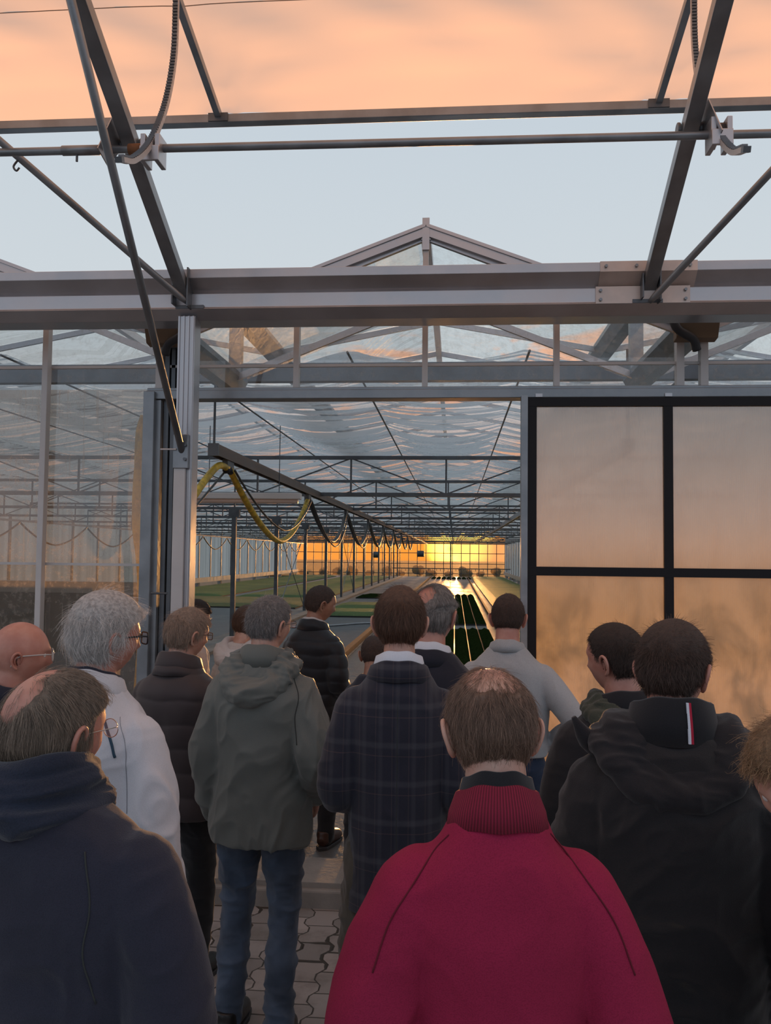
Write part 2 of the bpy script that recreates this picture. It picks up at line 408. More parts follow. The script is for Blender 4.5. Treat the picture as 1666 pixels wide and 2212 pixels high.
# side walls of pale sheet with pilasters
def side(name, x, sgn):
    m = MB().add([(x, FY, .55), (x, FAR, .55), (x, FAR, 3.9), (x, FY, 3.9)], [(0, 1, 2, 3)])
    o = m.build(name, side_m, kind='structure')
    b = MB().box(x-.06+.06*sgn, x+.06+.06*sgn, FY, FAR, .30, .58); b.build('sill_beam', white_p, o)
    b = MB(); y = 6.
    while y < FAR: b.box(x+sgn*.03, x+sgn*.09, y-.05, y+.05, .3, 3.2); y += 2.3
    b.build('pilasters', galv, o)
    b = MB(); y = 6.
    while y < FAR: b.box(x-.1, x+.1, y-.15, y+.15, .0, .30); y += 4.6
    b.build('footings', concrete, o)
MATS.pop('side sheet', None)
def sheet_mat():
    m = bpy.data.materials.new('side sheet'); m.use_nodes = True; t = NT(m.node_tree)
    co = t.n('ShaderNodeTexCoord').outputs['Object']
    c = t.mix(t.mr(t.noise(t.mapping(co, (1, 1.6, .05)), 1.3, 3.), .35, .65), (.62, .64, .62, 1), (.86, .87, .85, 1))
    s_ = t.n('ShaderNodeMixShader', {0: .62, 1: t.n('ShaderNodeBsdfDiffuse', {0: c}).outputs[0], 2: t.n('ShaderNodeBsdfTranslucent', {0: c}).outputs[0]}).outputs[0]
    t.n('ShaderNodeOutputMaterial', {0: s_}); return m
side_m = sheet_mat()
side('wall_left', -14.55, 1); side('wall_right', 4.58, -1)

# low dark board filling the lower part behind the left glass
pt = MB().box(-11.4, -2.28, 6.02, 6.10, .06, 1.70).build('infill_board', principled('dark board', (.035, .030, .028), .7, 0, .2, 20, .3, 4))
tag(pt, 'low dark board with grey capping behind the streaked glass', 'infill')
MB().box(-11.4, -2.26, 5.99, 6.13, 1.70, 1.78).build('capping', galv, pt)
# ------------------------------------------------------------------ left door jamb + main column
j = MB().box(-1.935, -1.865, FY-.10, FY+.02, .1, 3.0); jo = j.build('door_jamb', galv, bevel=.004)
tag(jo, 'grey galvanised steel jamb post beside the streaked glass', 'post')
MB().box(-1.865, -1.835, FY-.06, FY+.04, .1, 2.95).build('flange', galv, jo)
for z in (1.0, 1.75): MB().tube([(-1.85, FY-.11, z), (-1.75, FY-.11, z)], .007).build('bolt', steel_d, jo)
c2 = MB()
for k, (a, b) in enumerate(((-1.83, -1.80), (-1.79, -1.765), (-1.755, -1.72))): c2.box(a, b, FY-.02+.01*k, FY+.09, .1, GZ)
c2.box(-1.83, -1.72, FY+.02, FY+.08, .1, GZ)
tag(c2.build('gutter_post', steel_d), 'dark fluted post standing in the shade behind the pale column', 'post')
for gx, lab in ((-1.79, 'grey gutter end with dark rubber spout by the tall column'), (1.41, 'grey gutter end with dark rubber spout above the sliding door')):
    s = -1 if gx > 0 else 1
    e = empty('gutter_spout', (gx, FY-.05, GZ)); tag(e, lab, 'gutter spout', 'spouts on the gutter ends')
    m = MB().prism_x([(-.13, .04), (-.02, .04), (-.02, -.06), (-.09, -.05)], -.12, .12); m.build('end_cap', principled('brown cap', (.20, .13, .08), .6, .3), e, bevel=.004)
    MB().tube([(.15*s, -.12, .07), (.12*s, -.13, -.01), (.03*s, -.11, -.06), (0, -.08, -.12)], .026, 12, 5).build('rubber_spout', rubber, e, True)
co_ = empty('main_column', (-1.522, 4.70, 0)); tag(co_, 'tall pale aluminium column left of the open doorway', 'column')
m = MB().box(-.048, .048, -.05, .06, 0, 3.34)
for k in (-.042, -.015, .012, .038): m.box(k-.006, k+.006, -.057, -.05, 0, 3.34)
m.build('shaft', galv_l, co_, bevel=.003)
MB().box(-.048, .018, -.075, -.057, .0, 2.48).build('cover_strip', alu_w, co_, bevel=.003)
MB().box(-.05, .035, -.085, -.058, 2.47, 2.66).build('bracket_plate', galv, co_, bevel=.003)
for z in (2.52, 2.60): MB().tube([(.02, -.10, z), (.02, -.08, z)], .010, 6).build('bolt', steel_d, co_)
MB().tube([(-.12, -.09, 2.575), (-.03, -.09, 2.575)], .005).build('pin', alu_w, co_)

# ------------------------------------------------------------------ box beam over the opening
beam_prof = [(4.58, 3.585), (4.58, 3.535), (4.66, 3.468), (4.64, 3.462), (4.64, 3.385), (4.63, 3.375), (4.70, 3.325), (4.86, 3.325), (4.86, 3.585)]
bm = empty('gutter_beam', (0, 4.6, 3.32)); tag(bm, 'long grey aluminium gutter beam crossing the whole front', 'beam')
MB().prism_x([(a-4.6, b-3.32) for a, b in beam_prof], -7.5, 7.5).build('profile', galv_l, bm, bevel=.002)
def off(pr, d): return [(a-4.6-(d if a < 4.8 else -d), b-3.32) for a, b in pr]
sp = MB().prism_x([(-.026, .268), (-.026, .212), (.054, .146), (.07, .15), (.0, .215), (.0, .268)], .77, 1.28).build('splice_plate', principled('splice aluminium', (.60, .50, .45), .4, .5, .05, 30, .15, 5), bm)
sp2 = MB().box(.755, 1.255, .030, .042, .055, .148).build('splice_plate', MATS['splice aluminium'], bm)
for xx in (.80, .96, 1.08, 1.24): MB().tube([(xx, -.04, .24), (xx, -.024, .24)], .009, 6).build('bolt', galv, sp)
for xx in (.78, 1.23):
    for z in (.075, .125): MB().tube([(xx, .018, z), (xx, .034, z)], .009, 6).build('bolt', galv, sp2)
for xx in (-1.50, 1.03):
    MB().box(xx-.08, xx+.08, .024, .04, .055, .075).build('bracket_foot', steel_d, bm)

# ------------------------------------------------------------------ shed roof: rafters, flap, pinion pipe, racks, braces
def rafz(y): return 3.46+.56*(4.68-y)
for x, lab in ((-1.54, 'thick grey square rafter rising above the tall column'), (1.04, 'thick grey square rafter rising from the bolted splice')):
    e = empty('roof_rafter', (x, 4.66, 3.46)); tag(e, lab, 'rafter', 'rafters of the open roof')
    MB().bar((0, 0, 0), (0, -3.9, 3.9*.56), .07, .06).build('square_tube', galv, e, bevel=.004)
    s = -1 if x < 0 else -1
    MB().bar((.045, -.05, -.09), (.045, -.05, .13), .008, .10, (0, 1, 0)).bar((-.045, -.05, -.07), (-.045, -.05, .06), .008, .08, (0, 1, 0)).build('shoe_bracket', steel_d, e)
    yb = -.90; zb = .90*.56
    p = MB(); sgn = -1 if x < 0 else 1
    p.add([(sgn*.045, yb+.10, zb-.02), (sgn*.045, yb-.06, zb+.03), (sgn*.09, yb-.10, zb-.13), (sgn*.09, yb+.02, zb-.16),
           (sgn*.05, yb+.10, zb-.02), (sgn*.05, yb-.06, zb+.03), (sgn*.095, yb-.10, zb-.13), (sgn*.095, yb+.02, zb-.16)],
          [(0, 1, 2, 3), (7, 6, 5, 4), (0, 4, 5, 1), (1, 5, 6, 2), (2, 6, 7, 3), (3, 7, 4, 0)])
    p.build('pipe_hanger', galv_l, e)
    for q in (-1, 1):
        MB().tube([(q*.040, yb+.08, zb-.035), (q*.054, yb+.08, zb-.035)], .032, 16).build('roller', steel_d, e, False, .003)
pp = empty('drive_pipe', (0, 3.75, 3.862)); tag(pp, 'long round drive pipe running across under both rafters', 'pipe')
MB().tube([(-3.6, 0, .015), (3.6, 0, -.015)], .0185, 16).build('pipe', galv, pp, True)
MB().tube([(-1.84, 0, .008), (-1.66, 0, .007)], .023, 16).build('sleeve', galv, pp, True)
MB().tube([(-1.77, 0, -.01), (-1.77, 0, -.045)], .006, 6).build('set_screw', steel_d, pp)
MB().tube([(-1.52, 0, .005), (-1.44, 0, .005)], .026, 16).build('coupling', rust, pp, True)
# racks with pinion brackets
for x, pts, lab in ((-1.40, [(3.99, 4.90), (4.0, 4.72), (3.985, 4.44), (3.88, 4.14), (3.70, 3.87), (3.51, 3.70), (3.37, 3.635)], 'curved toothed rack of the roof flap near the left rafter'),
                    (1.14, [(4.09, 4.90), (4.11, 4.70), (4.09, 4.43), (3.97, 4.12), (3.75, 3.86), (3.56, 3.69), (3.41, 3.625)], 'curved toothed rack of the roof flap right of the right rafter')):
    e = empty('toothed_rack', (x, 3.75, 3.862)); tag(e, lab, 'rack', 'toothed racks opening the roof flap')
    C = [Vector((0, a-3.75, b-3.862)) for a, b in pts]; C = [Vector(c) for c in catmull(C, 8)]
    rk = MB(); th = MB()
    L = 0
    for a, b in zip(C[:-1], C[1:]):
        rk.bar(a, b+(b-a)*.05, .026, .020, (1, 0, 0)) if False else rk.bar(a, b+(b-a)*.05, .022, .026, (1, 0, 0))
        d = (b-a); n_ = Vector((0, d.z, -d.y)).normalized(); k = max(1, int(d.length/.014))
        for q in range(k):
            c = a+d*((q+.5)/k)-n_*(-.016); th.box(c.x-.012, c.x+.012, c.y-.004, c.y+.004, c.z-.005, c.z+.005)
    rk.build('rack_arm', alu_w, e); th.build('teeth', steel_d, e)
    hw = MB(); hw.box(-.045, -.022, -.06, .04, -.08, .05); hw.box(.022, .045, -.06, .04, -.08, .05); hw.box(-.045, .045, -.07, -.055, -.08, -.01)
    hw.build('pinion_bracket', galv_l, e, bevel=.003)
    MB().tube([(-.022, 0, 0), (.022, 0, 0)], .045, 14).build('pinion', rubber, e)
    MB().bar(C[-1], C[-1]+(C[-1]-C[-2]).normalized()*.03, .024, .03, (1, 0, 0)).build('end_stop', steel_d, e)
# vent flap with film
def flz(y): return 4.665+.26*(4.95-y)
fl = empty('roof_vent_flap', (0, 4.95, 4.63)); tag(fl, 'raised roof vent flap of warm lit plastic film overhead', 'roof vent')
def fzl(y): return flz(y)-4.63
MB().box(-5.2, 5.2, -.045, .02, -.035, .018).build('edge_rail', galv, fl, bevel=.004)
for x in (-4.02, -1.44, 1.16, 3.74):
    MB().bar((x, -.03, fzl(4.92)-.035), (x, -4.35, fzl(.6)-.035), .038, .045).build('flap_tube', galv, fl, bevel=.003)
    MB().box(x-.06, x+.06, -.055, -.04, -.03, .02).build('tube_bracket', steel_d, fl)
V = []; F = []; nx, ny = 200, 60
for jx in range(ny+1):
    for ix in range(nx+1):
        x = -5.2+10.4*ix/nx; y = 4.96-4.36*jx/ny
        ph = (x+1.44)/2.6; s = abs(math.sin(PI*ph)); yy = (4.96-y)
        env = min(1, yy/.5)
        z = flz(y)+.012+.10*env*s**.8
        rad_ = math.exp(-((x+1.44-round((x+1.44)/2.6)*2.6)/.25)**2-((yy-.1)/.35)**2)
        z += .006*env*math.sin(9*x+3*math.sin(5*y))+.010*rad_*math.sin(14*math.atan2(yy+.02, x+1.44-round((x+1.44)/2.6)*2.6))
        z += .012*math.exp(-((yy-.16-.12*s)/.03)**2)
        V.append((x, y-4.95, z-4.63))
for jx in range(ny):
    for ix in range(nx):
        a = jx*(nx+1)+ix; F.append((a, a+1, a+nx+2, a+nx+1))
fm = MB().add(V, F).build('film', film, fl, True)
sm = MB()
pts = []
for i in range(81):
    x = -5.2+10.4*i/80; ph = (x+1.44)/2.6; y = 4.22+.10*abs(math.sin(PI*ph)); s = abs(math.sin(PI*ph))
    pts.append((x, y-4.95, flz(y)+.10*s**.8-4.63+.006))
sm.tube(pts, .0025, 5); sm.build('film_seam', principled('seam', (.35, .25, .18), .7), fl)
# braces
br = empty('knee_brace', (-1.525, 4.63, 2.565)); tag(br, 'long round brace tube rising from the column past the left rafter', 'brace')
MB().tube([(0, 0, 0), (-.02, -1.9, 2.12)], .0195, 16).build('tube', galv, br, True)
MB().bar((0, .03, -.06), (0, -.01, .02), .05, .008, (0, 1, 0)).build('flattened_end', galv, br)
for p, q, lab in (((-1.50, 4.58, 3.395), (-2.14, 3.77, 3.92), 'round diagonal brace running up left from the column head'),
                  ((1.03, 4.58, 3.365), (1.53, 3.80, 3.87), 'round diagonal brace running up right from the bolted splice')):
    e = empty('diagonal_brace', p); tag(e, lab, 'brace')
    d = Vector(q)-Vector(p)
    MB().tube([(0, 0, 0), d*.04, d*3.6], [.012, .0185, .0185], 16).build('tube', galv, e, True)
    if p[0] < 0:
        c = d*1.02+Vector((.07, .07, -.05))
        hk = MB(); a0 = c
        hk.tube([a0+Vector((0, 0, .0)), a0+Vector((-.02, 0, -.02)), a0+Vector((-.035, 0, -.045)), a0+Vector((-.02, 0, -.065)), a0+Vector((-.005, 0, -.05))], .005, 6, 4)
        hk.build('hook', steel_d, e)

# ------------------------------------------------------------------ sliding door
dr = MB(); DX = [.452, 1.237, 2.022, 2.807]; DY = 5.06
for x in DX: dr.box(x-.026, x+.026, DY-.02, DY+.02, .12, 2.94)
for z in (.14, 1.915, 2.912): dr.box(DX[0]-.026, DX[-1]+.026, DY-.022, DY+.022, z-.026, z+.026)
do = dr.build('door_1', black_p, kind='structure')
MB().box(DX[0]-.065, DX[0]-.027, DY-.03, DY+.04, .12, 2.95).build('edge_strip', galv, do)
for i in range(3):
    for z0, z1 in ((.166, 1.889), (1.941, 2.886)):
        MB().box(DX[i]+.026, DX[i+1]-.026, DY-.004, DY+.004, z0, z1).build('translucent_panel', poly, do)
for x in (.49, 1.237): MB().box(x-.02, x+.02, DY-.03, DY+.0, 2.94, 2.96).build('door_hanger', galv_l, do)
# right of the sliding door the wall goes on in the same sheet (out of frame mostly)
# ================================================================== INSIDE THE GREENHOUSE
# trusses
TY = [14.2+4.6*k for k in range(14)]
ORD = ['first', 'second', 'third', 'fourth', 'fifth', 'sixth', 'seventh', 'eighth', 'ninth', 'tenth', 'eleventh', 'twelfth', 'thirteenth', 'fourteenth']
def truss():
    e = empty('roof_truss'); L0, L1 = -14.5, 4.55
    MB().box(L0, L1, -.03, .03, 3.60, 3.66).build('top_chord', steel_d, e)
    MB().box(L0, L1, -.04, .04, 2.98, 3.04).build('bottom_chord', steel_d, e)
    w = MB(); n = 0
    for base in (-14.5, -4.95):
        for k in range(6):
            xa = base+k*1.6; xb = xa+1.6
            w.bar((xa, 0, 3.0), (xa, 0, 3.62), .03, .03, (0, 1, 0))
            if k % 2 == 0: w.bar((xa, 0, 3.62), (xb, 0, 3.02), .022, .022, (0, 1, 0))
            else: w.bar((xa, 0, 3.02), (xb, 0, 3.62), .022, .022, (0, 1, 0))
    w.build('web_bars', steel_d, e)
    return e
t0 = truss()
for i, y in enumerate(TY):
    o = t0 if i == 0 else copy_tree(t0); o.location = (0, y, 0)
    lab = {0: 'dark lattice truss crossing the greenhouse, nearest to the doorway', 1: 'dark lattice truss crossing the greenhouse, second from the doorway'}.get(i, 'dark lattice truss crossing the greenhouse, '+ORD[i]+' from the doorway')
    tag(o, lab, 'truss', 'lattice trusses under the shade curtain')
o = MB().box(-14.5, 4.55, 7.33, 7.43, 3.52, 3.68).build('cross_beam', steel_d); tag(o, 'dark cross beam behind the upper front glazing', 'beam')
o.location.z = 0.0
# posts
def post():
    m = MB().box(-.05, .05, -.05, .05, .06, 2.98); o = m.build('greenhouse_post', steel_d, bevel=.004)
    MB().box(-.12, .12, -.06, .06, 2.82, 2.98).build('post_head', steel_d, o)
    MB().box(-.10, .10, -.10, .10, .06, .12).build('foot_plate', concrete, o)
    return o
p0 = post()
for i, y in enumerate(TY):
    o = p0 if i == 0 else copy_tree(p0); o.location = (-4.95, y, 0)
    lab = {1: 'dark steel post, first of the row seen in the doorway', 2: 'dark steel post, second of the row seen in the doorway'}.get(i, 'dark steel post, '+ORD[max(0, i-1)]+(' of the row seen in the doorway' if i else ' behind the tall column'))
    tag(o, lab, 'post', 'posts down the middle of the greenhouse')
for xx in (-9.85,): pass
# cross bracing wires between two posts
for y in (TY[2], TY[5]):
    m = MB().tube([(-4.95, y, .2), (-4.95, y+4.6, 2.8)], .012, 6).tube([(-4.95, y, 2.8), (-4.95, y+4.6, .2)], .012, 6)
    tag(m.build('cross_brace', galv), 'thin crossed bracing rods between '+('nearer' if y < 30 else 'farther')+' middle posts', 'brace', 'crossed bracing rods')
# shade curtain: swags between lengthwise wires, pleated across
cx0, cx1, cy0, cy1 = -14.5, 4.55, 7.42, FAR-.5
NXc = 228; ys = list(np.arange(cy0, 34., .055))+list(np.arange(34., cy1, .2))
xs = np.linspace(cx0, cx1, NXc); XX, YYc = np.meshgrid(xs, np.array(ys))
def vnoise(P):
    I = np.floor(P).astype(np.int64); Fr = P-I; Fr = Fr*Fr*(3-2*Fr); out = 0
    for a in (0, 1):
        for b in (0, 1):
            for c in (0, 1):
                h = (I[..., 0]+a)*374761393+(I[..., 1]+b)*668265263+(I[..., 2]+c)*1274126177
                h = (h ^ (h >> 13))*1103515245 & 0x7fffffff; h = (h ^ (h >> 15)) & 0xffff
                w = (Fr[..., 0] if a else 1-Fr[..., 0])*(Fr[..., 1] if b else 1-Fr[..., 1])*(Fr[..., 2] if c else 1-Fr[..., 2])
                out = out+w*h/65535.
    return out
ph = (XX+.96)/1.6; tloc = ph-np.floor(ph); bow = 4*tloc*(1-tloc)
seg = (YYc-5.0)/4.6; sl = seg-np.floor(seg)
yy_w = YYc+.30*bow+.25*(vnoise(np.stack([XX*.5, YYc*.35, XX*0], -1))-.5)
n1 = vnoise(np.stack([np.floor(ph)*7.3+XX*.35, yy_w*4.2, XX*0+3], -1)); n2 = vnoise(np.stack([np.floor(ph)*3.1+XX*.5, yy_w*8.5, XX*0+9], -1))
rg = 1-np.abs(2*n1-1)
ZZ = 3.90-.09*bow-.09*np.sin(PI*sl)*(.6+.4*bow)-.11*rg*(.3+.7*bow)-.035*(n2-.5)*(.3+.7*bow)
V = np.stack([XX, YYc, ZZ], -1).reshape(-1, 3); ny_ = len(ys)
idx = np.arange(ny_*NXc).reshape(ny_, NXc)
F = np.stack([idx[:-1, :-1], idx[:-1, 1:], idx[1:, 1:], idx[1:, :-1]], -1).reshape(-1, 4)
def npmesh(name, V, F, mat=None, smooth=True):
    me = bpy.data.meshes.new(name); me.vertices.add(len(V)); me.vertices.foreach_set('co', np.asarray(V, np.float32).ravel())
    k = F.shape[1]; me.loops.add(F.size); me.loops.foreach_set('vertex_index', F.ravel().astype(np.int32))
    me.polygons.add(len(F)); me.polygons.foreach_set('loop_start', np.arange(0, F.size, k, dtype=np.int32))
    me.polygons.foreach_set('use_smooth', [smooth]*len(F)); me.update(calc_edges=True); me.validate()
    if mat: me.materials.append(mat)
    return me
cme = npmesh('shade_curtain', V, F, curtain_m)
uvl = cme.uv_layers.new(name='cloth'); UV = np.stack([XX, yy_w+0*XX], -1).reshape(-1, 2)
li = np.empty(len(cme.loops), np.int32); cme.loops.foreach_get('vertex_index', li); uvl.data.foreach_set('uv', UV[li].astype(np.float32).ravel())
cu = link(bpy.data.objects.new('shade_curtain', cme))
tag(cu, 'white pleated shade curtain hung in swags under the greenhouse roof', 'curtain')
# support wires
for k in range(12):
    x = -13.76+1.6*k
    m = MB().tube([(x, 7.4, 3.79), (x, FAR-.4, 3.79)], .011, 6)
    tag(m.build('curtain_wire', steel_d), 'thin dark wire carrying the curtain swags', 'wire', 'wires carrying the shade curtain')

# festoon rails and hoses
RZh = 3.0
def rail(x, y0, lab, mat=galv):
    e = empty('festoon_rail', (x, y0, RZh)); tag(e, lab, 'rail')
    m = MB().box(-.045, .045, 0, FAR-y0-6, -.03, .04); m.box(-.045, -.035, 0, FAR-y0-6, -.07, -.03); m.box(.035, .045, 0, FAR-y0-6, -.07, -.03)
    m.build('channel', mat, e)
    MB().box(-.05, .05, -.005, .03, -.075, .045).build('end_plate', steel_d, e)
    MB().tube([(0, .03, .0), (0, .03, .85)], .012, 8).build('hanger_rod', steel_d, e)
    return e
rail(-2.30, 7.9, 'dark steel hose rail hanging from a rod left of the doorway', principled('brown steel', (.16, .12, .10), .5, .5, .1, 20, .2, 4))
rail(1.52, 7.6, 'steel rail hanging on the right, partly behind the sliding door', galv_l)
def hose_loop(name, x, ya, za, yb, zb, zlow, rad, mat, lab, dx=0., cat='hose', grp=None):
    pts = []
    for i in range(17):
        s = i/16; y = ya+(yb-ya)*s; c = (2*s-1)**2
        top = za+(zb-za)*s; z = zlow+(top-zlow)*(c**.85)
        pts.append((x+dx*math.sin(PI*s), y, z))
    o = MB().tube(pts, rad, 10, 2).build(name, mat, None, True); tag(o, lab, cat, grp); return o
HX = -2.30; HY = [8.45, 13.2, 17.9, 22.6, 27.3, 32., 36.7, 41.4, 46.1]
for i, y in enumerate(HY):
    c = MB().box(-.03, .03, -.12, .12, -.16, -.05); o = c.build('hose_trolley', steel_d, bevel=.005); o.location = (HX, y, RZh)
    MB().tube([(0, -.09, -.17), (0, 0, -.14), (0, .09, -.17)], .035, 10, 3).build('saddle', rubber, o, True)
    tag(o, 'small dark trolley carrying the hoses, nearest to the doorway' if i == 0 else 'small dark trolley carrying hose loops, '+ORD[i]+' along the rail from the doorway', 'trolley', 'hose trolleys on the rail')
hose_loop('yellow_hose', HX, HY[0]+.05, 2.86, HY[1]-.06, 2.85, 2.16, .036, yellow_h, 'yellow ribbed hose looping between the first two trolleys', .05)
hose_loop('dark_hose', HX+.06, HY[0]+.04, 2.84, HY[1]-.05, 2.83, 2.30, .012, hose_d, 'thin dark hose looping beside the yellow hose', .05)
for i in range(1, len(HY)-1):
    hose_loop('dark_hose', HX, HY[i]+.05, 2.86, HY[i+1]-.05, 2.86, 2.22+.01*i, .034, hose_d,
              'dark hose loop just beyond the yellow hose' if i == 1 else 'dark hose loop on the near rail, '+ORD[i-1]+' beyond the yellow hose', .04, 'hose', 'dark hose loops on the near rail')
    if i < 4:
        hose_loop('dark_hose', HX+.05, HY[i]+.04, 2.84, HY[i+1]-.04, 2.84, 2.12+.02*i, .012, hose_d, 'thin cable hanging with the '+ORD[i-1]+' dark hose loop beyond the yellow one', .06, 'hose', 'thin cables with the hose loops')
# near side: yellow hose comes back towards the front, behind the column, and drops behind the left glass
yh = MB().tube([(HX, 8.42, 2.86), (HX, 8.1, 2.85), (-2.31, 7.75, 2.70), (-2.32, 7.2, 2.40), (-2.30, 6.7, 2.18), (-2.22, 6.2, 2.00), (-2.13, 5.75, 2.05), (-2.09, 5.5, 2.35), (-2.08, 5.45, 2.75), (-2.05, 5.45, 2.90)], .034, 12, 6)
tag(yh.build('yellow_hose', yellow_h, None, True), 'yellow hose coming down from the first trolley to behind the column', 'hose')
yh = MB().tube([(-2.00, 5.42, 2.95), (-2.07, 5.42, 2.6), (-2.08, 5.42, 2.2), (-2.04, 5.42, 1.9), (-2.03, 5.44, 1.5), (-2.06, 5.46, 1.0), (-2.10, 5.46, .1)], .03, 12, 6)
tag(yh.build('yellow_hose', yellow_h, None, True), 'yellow hose hanging down behind the streaked glass beside the jamb', 'hose')
yh = MB().tube([(HX-.02, 8.40, 2.82), (-2.33, 7.8, 2.55), (-2.33, 7.1, 2.25), (-2.28, 6.6, 2.1)], .011, 8, 5)
tag(yh.build('dark_hose', hose_d, None, True), 'thin dark cable running down in front of the yellow hose', 'hose')
# far left festoon
lr = MB().box(-13.2, -13.1, 18, FAR-4, 2.88, 2.94).build('festoon_rail', galv_l); tag(lr, 'pale rail high along the left side wall', 'rail')
for i in range(11):
    y = 20.+4.7*i
    hose_loop('dark_hose', -13.1, y, 2.86, y+4.7, 2.86, 2.2, .03, hose_d, 'thin hose loop along the left side wall, '+ORD[i]+' from the front', 0, 'hose', 'hose loops along the left side wall')
# lamp
lm = empty('strip_light', (-2.6, 10.5, 2.66)); tag(lm, 'unlit white strip light hanging left behind the hose', 'lamp')
MB().box(-.80, .68, -.06, .06, .02, .10).build('housing', lampw, lm, bevel=.01)
MB().tube([(-.76, 0, .0), (.64, 0, .0)], .035, 12).build('diffuser', principled('diffuser', (.75, .55, .45), .35), lm, True)
MB().tube([(-.5, 0, .1), (-.5, 0, .95)], .006, 6).build('hanger_rod', steel_d, lm); MB().tube([(.4, 0, .1), (.4, 0, .95)], .006, 6).build('hanger_rod', steel_d, lm)

# beds on the floor
def bed(x0, x1, y0, y1, mat, lab, h=.12, trim=True, cat='seedling bed', grp=None):
    nx = max(2, int((x1-x0)/.35)); ny = max(2, int((y1-y0)/.5)); V = []; F = []
    for jy in range(ny+1):
        for ix in range(nx+1):
            e = 0 if ix in (0, nx) or jy in (0, ny) else 1
            V.append((x0+(x1-x0)*ix/nx, y0+(y1-y0)*jy/ny, .06+.045*(1-e)+e*(h+.004*math.sin(ix*2.1+jy*1.3))))
    for jy in range(ny):
        for ix in range(nx):
            a = jy*(nx+1)+ix; F.append((a, a+1, a+nx+2, a+nx+1))
    m = MB().add(V, F); o = m.build('seedling_bed', mat, None, True); tag(o, lab, cat, grp)
    if trim: MB().box(x0, x1, y0, y1, .06, .10).build('tray_base', rubber, o)
    return o
bed(-9.6, -5.6, 36.6, 74, green, 'long green seedling bed left of the post row')
bed(-14.2, -10.3, 36.6, 74, green, 'green seedling bed along the left side wall')
bed(-14.2, -5.6, 29.8, 35.8, green_y, 'yellowish seedling bed at the front of the left beds')
bed(-4.35, -1.5+.0, 26.2, 29.3, green, 'green seedling bed behind the man in the black quilted jacket')
bed(-4.35, -1.5, 29.9, 33.2, green, 'green seedling bed, second row beyond the post row')
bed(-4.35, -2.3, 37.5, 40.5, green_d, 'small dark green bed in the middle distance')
bed(1.45, 4.35, 16, 76, green, 'long green seedling bed along the right side wall')
k = 0
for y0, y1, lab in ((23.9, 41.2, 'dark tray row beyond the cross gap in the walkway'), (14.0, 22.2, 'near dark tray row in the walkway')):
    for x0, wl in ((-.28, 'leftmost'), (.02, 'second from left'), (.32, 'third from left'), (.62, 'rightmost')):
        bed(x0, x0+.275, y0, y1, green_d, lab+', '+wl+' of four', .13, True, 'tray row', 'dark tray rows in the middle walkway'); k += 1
for k in range(8):
    bed(-1.9+k*.42, -1.9+k*.42+.34, 70, 74, green_d, 'small dark tray near the far wall', .13, True, 'tray row', 'dark trays near the far wall')
o = MB().box(-14.4, -5.1, 9.5, 29.2, .06, .07).box(-4.6, -2.25, 9.5, 25.8, .06, .07).build('ground_cloth', cloth_floor); tag(o, 'grey damp ground cloth spread on the floor left of the walkway', 'ground cloth')
o = MB().box(-5.3, -4.6, 9, 76, .06, .13).build('concrete_kerb', concrete); tag(o, 'pale concrete strip under the row of posts', 'kerb')
o = MB().box(-2.14, -2.02, 8, 76, .06, .17).build('floor_rail', rust); tag(o, 'rusty brown rail along the left edge of the walkway', 'rail')
MB().box(-2.20, -1.98, 8, 76, .06, .075).build('rail_foot', concrete, o)
o = MB().box(1.10, 1.17, 8, 76, .06, .16).build('floor_rail', rust); tag(o, 'rusty brown rail along the right edge of the walkway', 'rail')
o = MB().tube([(-4.2, 22.0, .09), (-3.4, 22.6, .09), (-2.6, 23.6, .09), (-2.3, 23.8, .09)], .03, 8, 6).build('floor_hose', galv_l, None, True); tag(o, 'pale hose lying on the ground cloth beside the walkway', 'hose')
# irrigation boom near the far wall and boxes on the ledge
bo = empty('spray_boom', (-.3, 66, 0)); tag(bo, 'dark irrigation boom with nozzles before the far wall', 'boom')
MB().box(-4.5, 4.6, -.03, .03, .95, 1.02).build('boom_pipe', steel_d, bo); MB().box(-.05, .05, -.1, .1, .1, 3.).build('boom_mast', steel_d, bo)
m = MB()
for i in range(30): m.box(-4.4+i*.3, -4.37+i*.3, -.02, .02, .80, .95)
m.build('nozzles', steel_d, bo)
for x, z, lab in ((-5.6, 2.0, 'small dark fan hanging by the last posts'), (-2.4, 2.1, 'small dark fan hanging left of the sun')):
    e = MB().tube([(-.25, 0, 0), (.25, 0, 0)], .22, 14).build('hanging_fan', steel_d); e.location = (x, 60.2, z); tag(e, lab, 'fan')
    MB().tube([(0, 0, .2), (0, 0, 1.0)], .02, 6).build('hanger_rod', steel_d, e)
# bushes beyond the far wall
for i in range(14):
    x = -15+1.6*i+random.uniform(-.1, .1); h = random.uniform(.35, .9); V = MB()
    for q in range(9):
        V.ball((random.uniform(-.35, .35), random.uniform(-.3, .3), h*random.uniform(.2, .8)), random.uniform(.18, .38)*h+.1, 8)
    o = V.build('bush', hedge_m, None, True); o.location = (x, FAR+6+random.uniform(0, 3), -.05); tag(o, 'low dark bush beyond the far glass wall', 'bush', 'bushes beyond the far wall')
